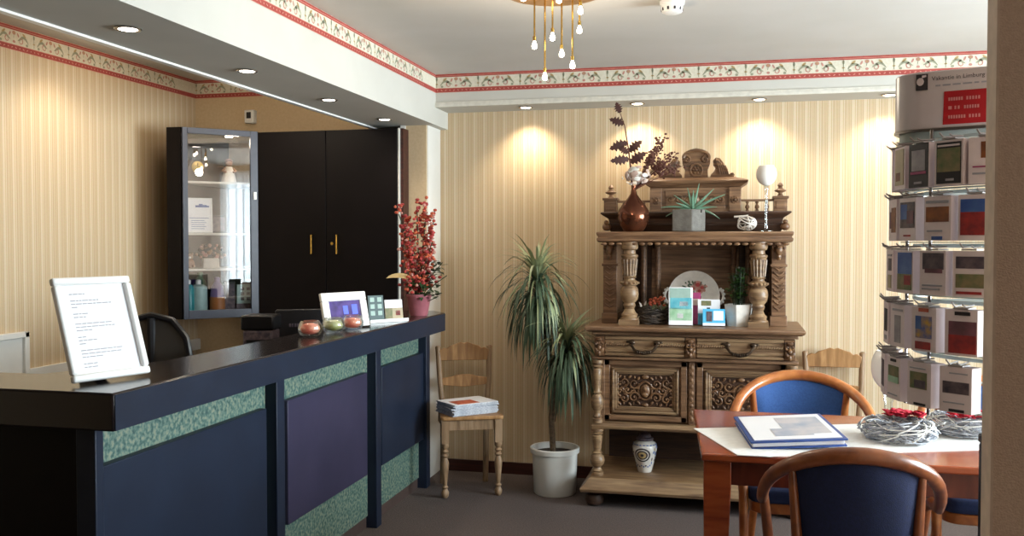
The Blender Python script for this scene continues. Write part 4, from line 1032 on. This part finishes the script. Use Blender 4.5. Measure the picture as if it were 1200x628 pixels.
# ------------------------------------------------------------------ antique pine chairs
def antique():
    t = thing('antique_wooden_chair', 'small pine chair with turned legs carrying magazines beside the counter end', 'chair', (-1.455, 5.035, 0), R(24), 'antique wooden chairs')
    seat = [(-.175,-.165),(-.16,-.178),(.16,-.178),(.175,-.165),(.15,.155),(-.15,.155)]
    obj('seat', MB().prism(seat, .428, .448), 'pine', parent=t, bevel=.005)
    obj('apron', MB().box(-.155,.155,-.158,-.14,.37,.428).box(-.155,-.138,-.15,.14,.37,.428).box(.138,.155,-.15,.14,.37,.428).box(-.14,.14,.125,.14,.37,.428), 'pine2', parent=t, bevel=.002)
    for s in (-1,1):
        pr = [(.011,0),(.019,.01),(.022,.03),(.012,.05),(.018,.06),(.010,.07),(.014,.10),(.020,.16),(.022,.19),(.013,.222),(.021,.232),(.012,.244),(.021,.256),(.012,.268),(.021,.28),(.022,.30)]
        l_ = MB().lathe(pr, s*.148, -.148, 16).box(s*.148-.02, s*.148+.02, -.168, -.128, .30, .428)
        obj('leg', l_, 'pine2', parent=t)
        rp = [(s*.125,.165,0),(s*.125,.14,.2),(s*.127,.138,.43),(s*.142,.15,.6),(s*.150,.172,.775)]
        obj('leg', MB().tube(rp[:3], .017, 8), 'pine2', parent=t)
        bp = MB().tube(rp[2:]+[(s*.151,.175,.79)], .0165, 10); bp.ell((s*.151,.175,.79), (.017,.017,.012), 10, 6)
        obj('back_post', bp, 'pine2', parent=t)
    up = [(-.145,.715),(.145,.715),(.145,.775),(.12,.79),(.10,.785),(.085,.80),(.05,.81),(.02,.822),(0,.815),(-.02,.822),(-.05,.81),(-.085,.80),(-.10,.785),(-.12,.79),(-.145,.775)]
    obj('top_rail', MB().prism(up, .155, .172, 'xz'), 'pine', parent=t, bevel=.004)
    md = [(-.14,.575),(-.08,.57),(0,.562),(.08,.57),(.14,.575),(.14,.615),(.08,.622),(.05,.632),(0,.636),(-.05,.632),(-.08,.622),(-.14,.615)]
    obj('mid_slat', MB().prism(md, .142, .156, 'xz'), 'pine', parent=t, bevel=.003)
    return t
ac = antique()
dup(ac, (.545, 5.20, 0), R(2), 'pine chair with wavy top rail against the wall right of the sideboard')
# magazine pile on the chair seat, each copy its own object
mp = Matrix.Rotation(R(24), 3, 'Z'); rr = random.Random(21)
hz = .4485; first = None
for k in range(9):
    p_ = mp @ Vector((-.01+rr.uniform(-.006,.006), -.035+rr.uniform(-.006,.006), 0))
    mb = MB().box(-.105,.105,-.14,.14,0,.0068)
    lab = 'magazine in the pile on the pine chair seat' if k < 8 else 'topmost magazine of the pile on the pine chair seat'
    o = tag(obj('magazine', mb, 'magw', loc=(-1.455+p_.x, 5.035+p_.y, hz), rot=(0,0,R(24-70)+rr.uniform(-.05,.05)), bevel=.001), lab, 'magazine', 'magazine pile on the chair')
    if k == 8:
        obj('cover', MB().box(-.104,.104,-.139,.139,.0068,.0075), 'paper', parent=o); obj('cover_picture', MB().box(-.02,.09,-.11,.03,.0075,.0079), 'florg', parent=o, smooth=False)
    hz += .0072

# ------------------------------------------------------------------ dracaena
t = thing('potted_dracaena', 'tall dracaena with two drooping leaf crowns in white pot', 'plant', (-.966, 5.09, 0))
obj('pot', MB().lathe([(.112,0),(.118,.008),(.126,.225),(.137,.23),(.139,.255),(.133,.26),(.124,.258),(.12,.225)], seg=40), 'pot', parent=t)
obj('soil', MB().lathe([(.121,.19),(.121,.225),(.001,.23)], seg=24), 'soil', parent=t)
tr = MB().tube([(-.01,0,.22),(-.02,0,.42),(.0,0,.60),(-.035,.01,.75),(-.06,.01,.90),(-.10,0,1.13)], [.017,.016,.016,.014,.013,.012], 10)
tr.tube([(-.01,0,.40),(.015,-.01,.52),(.045,-.02,.66),(.075,-.03,.80)], [.014,.013,.012,.011], 10)
obj('trunk', tr, 'trunk', parent=t)
def crown(name, c, n, L0, L1, top, seed, flat=1.0, hang=.14):
    lv = MB(); rr = random.Random(seed)
    for k in range(n):
        q = k/n; a = k*2.39996+rr.uniform(-.3,.3)
        el = .1+2.2*q**1.2; L_ = rr.uniform(L0, L1)*(1 if q < .85 else .8)
        z = c[2]-hang+(top+hang)*q
        d = Vector((cos(a), sin(a)*flat, el))
        lv.leaf((c[0], c[1], z), d, L_, rr.uniform(.008,.014), rr.uniform(4.5,8)*(1.15-.95*q), 9, 0 if q < .78 and rr.random() < .88 else 1, prof=lambda t_: min(1, 3.2*(1-t_))*min(1,.55+2*t_))
    return obj(name, lv, ['leaf','leaf2'], parent=t, recalc=False)
crown('leaf_crown', (-.10,0,1.15), 280, .25, .42, .07, 31, hang=.17)
crown('leaf_crown', (.075,-.03,.80), 220, .23, .38, .05, 32, hang=.12)

# ------------------------------------------------------------------ dining table and chairs
TX0, TX1, TY0, TY1, TZ = -.12, 1.50, 2.905, 3.675, .75
t = thing('dining_table', 'cherry wood dining table under the white runner', 'table', ((TX0+TX1)/2, (TY0+TY1)/2, 0))
hx, hy = (TX1-TX0)/2, (TY1-TY0)/2
obj('tabletop', MB().prism([(-hx+.028,-hy),(hx,-hy),(hx,hy),(-hx-.03,hy)], TZ-.024, TZ), 'cherry', parent=t, bevel=.006)
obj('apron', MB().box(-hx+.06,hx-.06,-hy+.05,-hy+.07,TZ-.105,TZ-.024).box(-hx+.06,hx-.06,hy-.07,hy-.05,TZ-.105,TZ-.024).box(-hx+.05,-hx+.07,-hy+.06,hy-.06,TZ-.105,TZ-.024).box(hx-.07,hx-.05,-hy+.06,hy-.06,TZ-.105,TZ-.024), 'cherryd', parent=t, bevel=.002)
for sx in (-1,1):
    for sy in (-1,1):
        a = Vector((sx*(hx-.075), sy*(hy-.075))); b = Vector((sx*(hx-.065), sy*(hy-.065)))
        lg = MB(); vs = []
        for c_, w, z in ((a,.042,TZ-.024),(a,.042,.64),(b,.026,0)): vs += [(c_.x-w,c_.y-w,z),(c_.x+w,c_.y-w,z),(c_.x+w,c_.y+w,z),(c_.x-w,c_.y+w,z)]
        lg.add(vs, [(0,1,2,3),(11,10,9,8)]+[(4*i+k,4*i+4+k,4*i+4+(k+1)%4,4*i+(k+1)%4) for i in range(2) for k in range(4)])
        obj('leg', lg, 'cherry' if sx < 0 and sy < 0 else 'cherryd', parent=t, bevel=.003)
ru = Vector((cos(R(21)), sin(R(21)))); rv = Vector((-ru.y, ru.x)); r0 = Vector((-.131,3.283))
rect = [r0, r0+ru*1.15, r0+ru*1.15-rv*.44, r0-rv*.44]
def clipy(poly, y, keep_above):
    out = []
    for i in range(len(poly)):
        a, b = poly[i], poly[(i+1) % len(poly)]; ia = (a.y >= y) == keep_above; ib = (b.y >= y) == keep_above
        if ia: out.append(a)
        if ia != ib: f = (y-a.y)/(b.y-a.y); out.append(a+(b-a)*f)
    return out
poly = clipy(clipy(rect, TY0-.003, True), TY1-.02, False)
mb = MB().prism([(p_.x,p_.y) for p_ in poly], TZ+.0003, TZ+.0025)
tag(obj('table_runner', mb, 'cloth', smooth=False), 'white linen runner laid diagonally across the cherry table', 'table runner')
# album
t = thing('photo_album', 'blue edged album with pale picture cover lying on the white runner', 'album', (.178, 3.20, TZ+.006), rot=Euler((R(1.5), R(-3.2), R(8))))
obj('back_cover', MB().box(-.146,.146,-.185,.185,.006,.012), 'blueedge', parent=t, bevel=.002)
obj('pages', MB().box(-.142,.140,-.178,.178,.012,.026), 'paper', parent=t, bevel=.002)
obj('front_cover', MB().box(-.149,.149,-.188,.188,.026,.032), 'blueedge', parent=t, bevel=.002)
obj('top_sheet', MB().box(-.134,.136,-.172,.172,.032,.0335), 'paper', parent=t, smooth=False)
obj('sheet_picture', MB().box(-.02,.12,-.11,.13,.0335,.034).box(-.06,.06,-.13,-.03,.034,.0344), ['pic1'], parent=t, smooth=False)
def wreath(loc, label, seed, fl_a):
    t = thing('twig_wreath', label, 'wreath', loc, group='twig wreaths on the table')
    mb = MB(); rr = random.Random(seed)
    for k in range(400):
        a0 = rr.uniform(0,2*PI); ln = rr.uniform(.5,1.3); th = rr.uniform(0,2*PI); tw_ = rr.uniform(-2.2,2.2); q = rr.uniform(.55,1.1)*.036
        pts = []
        for i in range(7):
            a = a0+ln*(i/6-.5); b = th+tw_*(i/6); R_ = .082+q*cos(b)*1.15; pts.append((R_*cos(a), R_*sin(a), max(.003,.034+q*sin(b)*.9)))
        mb.tube(pts, rr.uniform(.0012,.0024), 5, 0 if rr.random() < .75 else 1)
    obj('twigs', mb, ['twiggrey','white'], parent=t)
    f = MB()
    for k in range(70):
        a = rr.uniform(0,2*PI); c_ = Vector((.065*cos(fl_a)+rr.uniform(-.058,.058), .065*sin(fl_a)+rr.uniform(-.028,.028), rr.uniform(.066,.078)))
        f.leaf(c_, (cos(a),sin(a),rr.uniform(.1,1.2)), rr.uniform(.018,.03), .024, .4, 3)
    obj('felt_flower', f, 'felt', parent=t, recalc=False, solid=.0015)
wreath((.53,3.25,TZ+.003), 'grey twig wreath with red felt flower on the runner, left of the pair', 41, R(60))
wreath((.765,3.40,TZ+.003), 'grey twig wreath with red felt flower behind the other at the table rear', 42, R(-95))
goblet('crystal_candle_glass', 'white candle bowl on a clear crystal stem on the table behind the wreath', (.537, 3.50, TZ+.001), .275, .060, .15, .013, True)
# bentwood armchairs
def armchair():
    t = thing('bentwood_armchair', 'bentwood armchair with blue back coloured as in shade, seen from behind at the near table side', 'chair', (.31, 2.79, 0), PI, 'blue bentwood chairs')
    def rail(a): # a: angle from the back centre
        return Vector((.272*sin(a), .235*cos(a)+.005, .655+.185*max(0,cos(a))**.85+.0))
    pts = [rail(R(k)) for k in range(-100,101,8)]
    pts = [Vector((-.262,-.125,.628))] + [Vector((-.268,-.085,.648))] + pts + [Vector((.268,-.085,.648))] + [Vector((.262,-.125,.628))]
    n = len(pts)
    obj('arch_rail', MB().tube(pts, [.016+.007*sin(PI*i/(n-1)) for i in range(n)], 12), 'beech', parent=t)
    seat = rrect(-.225,.225,-.215,.20,.07,6)
    obj('seat', MB().prism(seat, .405, .462), 'navyf', parent=t, bevel=.02, bseg=4)
    obj('seat_frame', MB().prism(rrect(-.215,.215,-.2,.19,.06,6), .365, .405), 'beech', parent=t, bevel=.004)
    for s in (-1,1):
        obj('leg', MB().tube([(s*.262,-.118,.64),(s*.258,-.13,.60),(s*.238,-.17,.44),(s*.236,-.19,.2),(s*.24,-.205,0)], [.014,.017,.019,.017,.013], 10), 'beech', parent=t)
        obj('leg', MB().tube([(s*.165,.175,.42),(s*.185,.215,.2),(s*.20,.25,0)], [.019,.017,.013], 10), 'beech', parent=t)
        a = R(44); q = rail(a if s > 0 else -a)
        obj('upright', MB().tube([(s*.158,.185,.40),(s*.172,.192,.58),(q.x,q.y-.004,q.z-.005)], [.017,.017,.013], 10), 'beech', parent=t)
    # upholstered back panel following the curve
    vs = []; fs = []; nx, nz = 16, 12
    for side in (0,1):
        for j in range(nz+1):
            for i in range(nx+1):
                u = -1+2*i/nx; a = R(43)*u; q = rail(a); f = j/nz
                xb = .150*u; zt_ = q.z-.016; z = .46+(zt_-.46)*f
                x = xb+(q.x*.97-xb)*f**1.2; y_ = .188+(q.y-.188)*f + .012*(1-u*u)*sin(PI*f)
                th = .016*min(1, 6*(1-abs(u)))*min(1, 5*(1-f)+.3)
                vs.append((x, y_+(th if side else -th), z))
    W_ = nx+1; S_ = (nx+1)*(nz+1)
    for j in range(nz):
        for i in range(nx):
            a_ = j*W_+i; fs.append((a_,a_+1,a_+W_+1,a_+W_)); fs.append((S_+a_,S_+a_+W_,S_+a_+W_+1,S_+a_+1))
    for j in range(nz):
        for i in (0,nx):
            a_ = j*W_+i; fs.append((a_,a_+W_,S_+a_+W_,S_+a_))
    for i in range(nx):
        for j in (0,nz):
            a_ = j*W_+i; fs.append((a_,a_+1,S_+a_+1,S_+a_))
    obj('back_pad', MB().add(vs, fs), 'blue', parent=t)
    return t
ch = armchair(); ch.scale = (.88, .93, 1.0); ch.location = (.325, 2.795, 0)
ch2 = dup(ch, (.275, 3.85, 0), R(2), 'bentwood armchair with bright blue back facing us behind the table album')
ch3 = dup(ch, (.985, 3.86, 0), R(-3), 'bentwood armchair mostly hidden behind the leaflet rack and wreaths')
for c_ in (ch2, ch3): c_.scale = (1, 1, 1)
for c_ in ch.children:      # near chair's shade is put into darker copies of cloth and wood
    if c_.name.startswith('back_pad'): c_.data = c_.data.copy(); c_.data.materials[0] = M['blue_shade']
    elif c_.data.materials[0] == M['beech']: c_.data = c_.data.copy(); c_.data.materials[0] = M['beech_shade']

# ------------------------------------------------------------------ leaflet rack
RX, RY, RR = .59, 2.07, .255
rk = thing('leaflet_rack', 'revolving leaflet rack with grey header at the right edge', 'rack', (RX, RY, 0))
obj('pole', MB().tube([(0,0,.02),(0,0,1.62)], .018, 14), 'steel', parent=rk)
obj('base', MB().lathe([(.11,0),(.11,.015),(.03,.03)], seg=32), 'steel', parent=rk)
rowz = [1.507, 1.403, 1.299, 1.190, 1.083]; chh = .085
for z in rowz:
    rg = MB()
    rg.lathe([(RR-.036,0),(RR-.030,0),(RR-.030,.007),(RR-.036,.007),(RR-.036,0)], seg=48, z=z+chh+.006, cap=False)
    rg.lathe([(RR-.034,0),(RR-.006,0),(RR-.006,.002),(RR-.034,.002),(RR-.034,0)], seg=48, z=z-.004, cap=False)
    for k in range(4): a = k*PI/2+.4; rg.tube([(0,0,z+chh+.009),((RR-.03)*cos(a),(RR-.03)*sin(a),z+chh+.009)], .004, 6)
    obj('tier_ring', rg, 'aqua', parent=rk)
# side wires on the left
for a in (R(172), R(205)): obj('upright_wire', MB().tube([((RR-.019)*cos(a),(RR-.019)*sin(a),1.06),((RR-.019)*cos(a),(RR-.019)*sin(a),1.62)], .0035, 6), 'steel', parent=rk)
# header
hd = MB(); ha = R(-20.6); Mh = Matrix.Rotation(ha,4,'Z')
hp = rrect(-.25,.25,-.14,.14,.06,6)
hsh = obj('header', MB().prism(hp, 1.625, 1.74).xf(Mh), 'rackplastic', parent=rk, bevel=.003)
obj('header_underside', MB().prism(rrect(-.243,.243,-.133,.133,.055,6), 1.602, 1.627).xf(Mh), 'aqua', parent=hsh, bevel=.002)
obj('header_rim', MB().prism(rrect(-.252,.252,-.142,.142,.061,6), 1.621, 1.626).xf(Mh), 'steel', parent=hsh)
lt = MB(); fn = lambda u, v: Mh @ Vector((u, -.1415, v))
def fsz(x0, z0): return lambda u, v: Mh @ Vector((x0+u, -.1415, z0+v))
textmesh('Vakantie in Limburg', .0118, 0, fsz(-.171, 1.7205), lt)
x = -.164; rr = random.Random(13)
while x < -.06: w_ = rr.uniform(.006,.018); lt.add([fn(x,1.7085),fn(x+w_,1.7085),fn(x+w_,1.7115),fn(x,1.7115)], [(0,1,2,3)], 1); x += w_+.004
lt.add([fn(-0.200,1.703),fn(-0.178,1.703),fn(-0.178,1.735),fn(-0.200,1.735)], [(0,1,2,3)], 0)
fn3 = lambda u, v: Mh @ Vector((u, -.1420, v))
lt.disk(-.192,1.72,.007,.008,fn3,2,10); lt.add([fn3(-.189,1.727),fn3(-.181,1.729),fn3(-.181,1.733),fn3(-.189,1.732)], [(0,1,2,3)], 2)
obj('header_lettering', lt, ['inkd','ink','lilac'], parent=hsh, smooth=False, recalc=False)
sg = MB(); sg.add([fn(-.150,1.632),fn(-.072,1.632),fn(-.070,1.697),fn(-.148,1.697)], [(0,1,2,3)], 0)
for z, ws in ((1.678,(.027,.026)),(1.661,(.006,.012,.028)),(1.643,(.032,.022))):
    x = -.140
    for w_ in ws:
        nlet = max(2,int(w_/.0045)); 
        for q in range(nlet): xx = x+q*w_/nlet; sg.add([fn3(xx,z),fn3(xx+.0032,z),fn3(xx+.0032,z+.0065),fn3(xx,z+.0065)], [(0,1,2,3)], 1)
        x += w_+.005
obj('red_sign', sg, ['signred','signpink'], parent=hsh, smooth=False, recalc=False)
# leaflets: picture blocks (material, u0, u1, v0, v1) on each stack, from the left
rows = [
 [('plain lilac edge', []), ('pale blue landscape over small brown pictures', [('bluepic',.2,.85,.55,.9),('beigepic',.1,.9,.1,.95),('brownpic',.2,.6,.2,.4)]), ('black cover with white and magenta picture', [('blackpic',0,1,0,1),('greypic',.15,.85,.38,.85),('magpic',.1,.9,.3,.36),('greypic',.3,.7,.08,.13)]), ('green and brown landscape on black', [('blackpic',.05,.95,.04,.95),('greenpic',.08,.92,.3,.82),('greypic',.4,.7,.1,.15),('lilac',.1,.9,.86,.9)]), ('white cover with orange picture', [('brownpic',.35,.95,.55,.9),('magpic',.1,.8,.35,.38),('ink',.1,.9,.2,.24)])],
 [('plain cream edge in the second tier', []), ('reddish brown strip picture', [('brownpic',.3,.9,.2,.8),('pinkpic',.1,.3,.3,.7)]), ('dark blue night picture', [('darkpic',.05,.95,.3,.9),('bluepic',.1,.5,.5,.85),('pinkpic',.5,.9,.4,.7),('redpic',.3,.7,.1,.14)]), ('orange brown panorama', [('brownpic',.05,.95,.42,.76),('ink',.05,.95,.84,.9),('ink',.1,.7,.2,.24),('bluepic',.3,.7,.02,.1)]), ('blue sky above red buildings', [('bluepic',.05,1,.62,.9),('redpic',.05,1,.12,.62)])],
 [('plain grey edge in the middle tier', []), ('small portrait above a beige note', [('darkpic',.3,.75,.5,.8),('beigepic',.3,.75,.08,.4),('ink',.25,.8,.85,.9)]), ('blue sky, green field and red balloon', [('bluepic',.05,.95,.45,.95),('greenpic',.05,.95,.08,.45),('redpic',.5,.9,.2,.42)]), ('purple sketch of horses', [('darkpic',.1,.95,.58,.95),('pinkpic',.2,.9,.5,.6),('ink',.1,.9,.2,.24),('ink',.1,.8,.12,.16)]), ('two dark landscapes stacked', [('darkpic',.08,1,.62,.88),('greenpic',.08,1,.2,.5),('redpic',.1,.9,.06,.12)])],
 [('plain edge in the fourth tier', []), ('narrow dark picture', [('blackpic',.2,.8,.3,.85),('ink',.3,.7,.1,.2)]), ('pale grey oval print', [('greypic',.3,.75,.1,.75),('ink',.15,.9,.85,.9)]), ('colourful figure on blue and yellow', [('yelpic',.15,.85,.3,.8),('bluepic',.15,.4,.5,.8),('redpic',.15,.8,.05,.22),('florg',.3,.7,.9,.98)]), ('dark red hillside under pink sky', [('pinkpic',.1,1,.25,.75),('redpic',.1,1,.05,.45),('blackpic',.3,.8,.88,.96)])],
 [('plain edge in the lowest tier', []), ('narrow brown picture', [('darkpic',.2,.85,.2,.85)]), ('green meadow picture', [('greenpic',.1,.9,.4,.8),('pgreen',.1,.9,.4,.55),('ink',.1,.8,.1,.13),('inkd',.3,.7,.9,.96)]), ('dark green river picture', [('greenpic',.1,.85,.4,.78),('darkpic',.3,.8,.42,.6),('ink',.1,.8,.85,.88),('blackpic',.3,.8,.03,.08)]), ('dark skyline panorama', [('darkpic',.08,.95,.42,.68),('ink',.1,.8,.2,.23),('ink',.3,.9,.85,.88),('blackpic',.3,.8,.02,.08)])]]
rowname = ['top', 'second', 'middle', 'fourth', 'lowest']
cw = .061
PHI = [[-8,10,26,42,57],[-12,4,20,38,54],[-13,3,20,37,53],[-15,0,16,34,51],[-17,-2,15,33,50]]
proto = None
for r_, (z, row) in enumerate(zip(rowz, rows)):
    for c_, (desc, blocks) in enumerate(row):
        ph = R(180+PHI[r_][c_]); fx, fy = RX-.004*r_+RR*cos(ph), RY+RR*sin(ph)
        t = thing('leaflet_stack', ('leaflet stack, %s, in the %s tier of the rack' % (desc, rowname[r_])) if 'tier' not in desc else ('leaflet stack, %s of the rack' % desc), 'leaflets', (fx, fy, z), ph+PI/2, 'leaflet stacks in the rack')
        # local: x across, -y outwards is +y here
        if r_ == 0 and c_ == 0: t['label'] = 'leaflet stack, plain lilac edge only, in the top tier of the rack'
        obj('stack', MB().box(-cw/2,cw/2,-.012,.022,0,chh), 'lilac', parent=t)
        pk = []
        for m_, u0, u1, v0, v1 in blocks:
            i_ = len(pk); obj('print', MB().box(cw*(u0-.5)*.94,cw*(u1-.5)*.94,-.0126-.0004*(i_+1),-.0118,chh*v0,chh*v1), m_, parent=t, smooth=False); pk.append(1)
        # wire clip of the rack
        cm = Matrix.Translation((fx-RX, fy-RY, z)) @ Matrix.Rotation(ph+PI/2,4,'Z')
        obj('wire_clip', MB().tube([(-.010,.015,chh+.008),(-.010,-.016,chh+.006),(-.012,-.024,chh+.014)], .0016, 6).tube([(.010,.015,chh+.008),(.010,-.016,chh+.006),(.008,-.022,chh+.010)], .0016, 6).box(-.014,.014,-.014,.014,chh+.001,chh+.004).xf(cm), 'clipgrey', parent=rk)

# ------------------------------------------------------------------ extra warm lamps over the alcove
def lamp(x, y, z, e, c=(1,.85,.64), size=115):
    l = bpy.data.lights.new('spot', 'SPOT'); l.energy = e; l.color = c; l.spot_size = R(size); l.spot_blend = .9; l.shadow_soft_size = .03
    o = bpy.data.objects.new('spot_lamp', l); col.objects.link(o); o.location = (x, y, z)
for x, y in ((-3.18, 2.2), (-3.18, 3.15), (-3.15, 4.1), (-2.6, 4.75)): lamp(x, y, ZA-.02, 16)

pl_ = bpy.data.lights.new('alcove', 'POINT'); pl_.energy = 15; pl_.color = (1,.85,.66); pl_.shadow_soft_size = .15
o = bpy.data.objects.new('alcove_fill', pl_); col.objects.link(o); o.location = (-2.62, 4.25, 2.28)  # added unseen fill light, brightens the wall above the cupboard
# daylight
def area(loc, rot, sx, sy, e, c):
    l = bpy.data.lights.new('daylight', 'AREA'); l.shape = 'RECTANGLE'; l.size = sx; l.size_y = sy; l.energy = e; l.color = c
    o = bpy.data.objects.new('window_daylight', l); col.objects.link(o); o.location = loc; o.rotation_euler = rot
area((XR+.25, (WY0+WY1)/2, 1.5), (0, R(90), 0), 1.5, 2.5, 620, (.86, .93, 1))
area((XR+.25, (W2Y0+W2Y1)/2, 1.5), (0, R(90), 0), 1.5, .9, 140, (.86, .93, 1))
w = bpy.data.worlds.new('world'); sc.world = w; w.use_nodes = True
bg = w.node_tree.nodes['Background']; sk = w.node_tree.nodes.new('ShaderNodeTexSky'); sk.sky_type = 'HOSEK_WILKIE'; sk.turbidity = 6
w.node_tree.links.new(sk.outputs[0], bg.inputs[0]); bg.inputs[1].default_value = 1.0
lamp(-.55, -.4, ZC-.02, 38, (1,.86,.72), 150)  # added fill spot on the camera side, lifts the leaflet rack
l = bpy.data.lights.new('lobby', 'POINT'); l.energy = 12; l.color = (1,.86,.74); l.shadow_soft_size = .12
o = bpy.data.objects.new('lobby_fill', l); col.objects.link(o); o.location = (1.1, .1, 2.15)  # unseen light added to brighten the wall end at right

# ------------------------------------------------------------------ camera
cd = bpy.data.cameras.new('camera'); cam = bpy.data.objects.new('camera', cd); col.objects.link(cam)
cam.location = (0, 0, 1.4); cam.rotation_euler = (R(90-1.58), 0, R(13.4))
cd.sensor_width = 36; cd.lens = 1090/1200*36; cd.clip_start = .05
sc.camera = cam
sc.view_settings.view_transform = 'Standard'
sc.view_settings.look = 'None'
sc.view_settings.exposure = -0.22
sc.cycles.use_denoising = True
sc.cycles.sample_clamp_indirect = 4
sc.cycles.max_bounces = 10
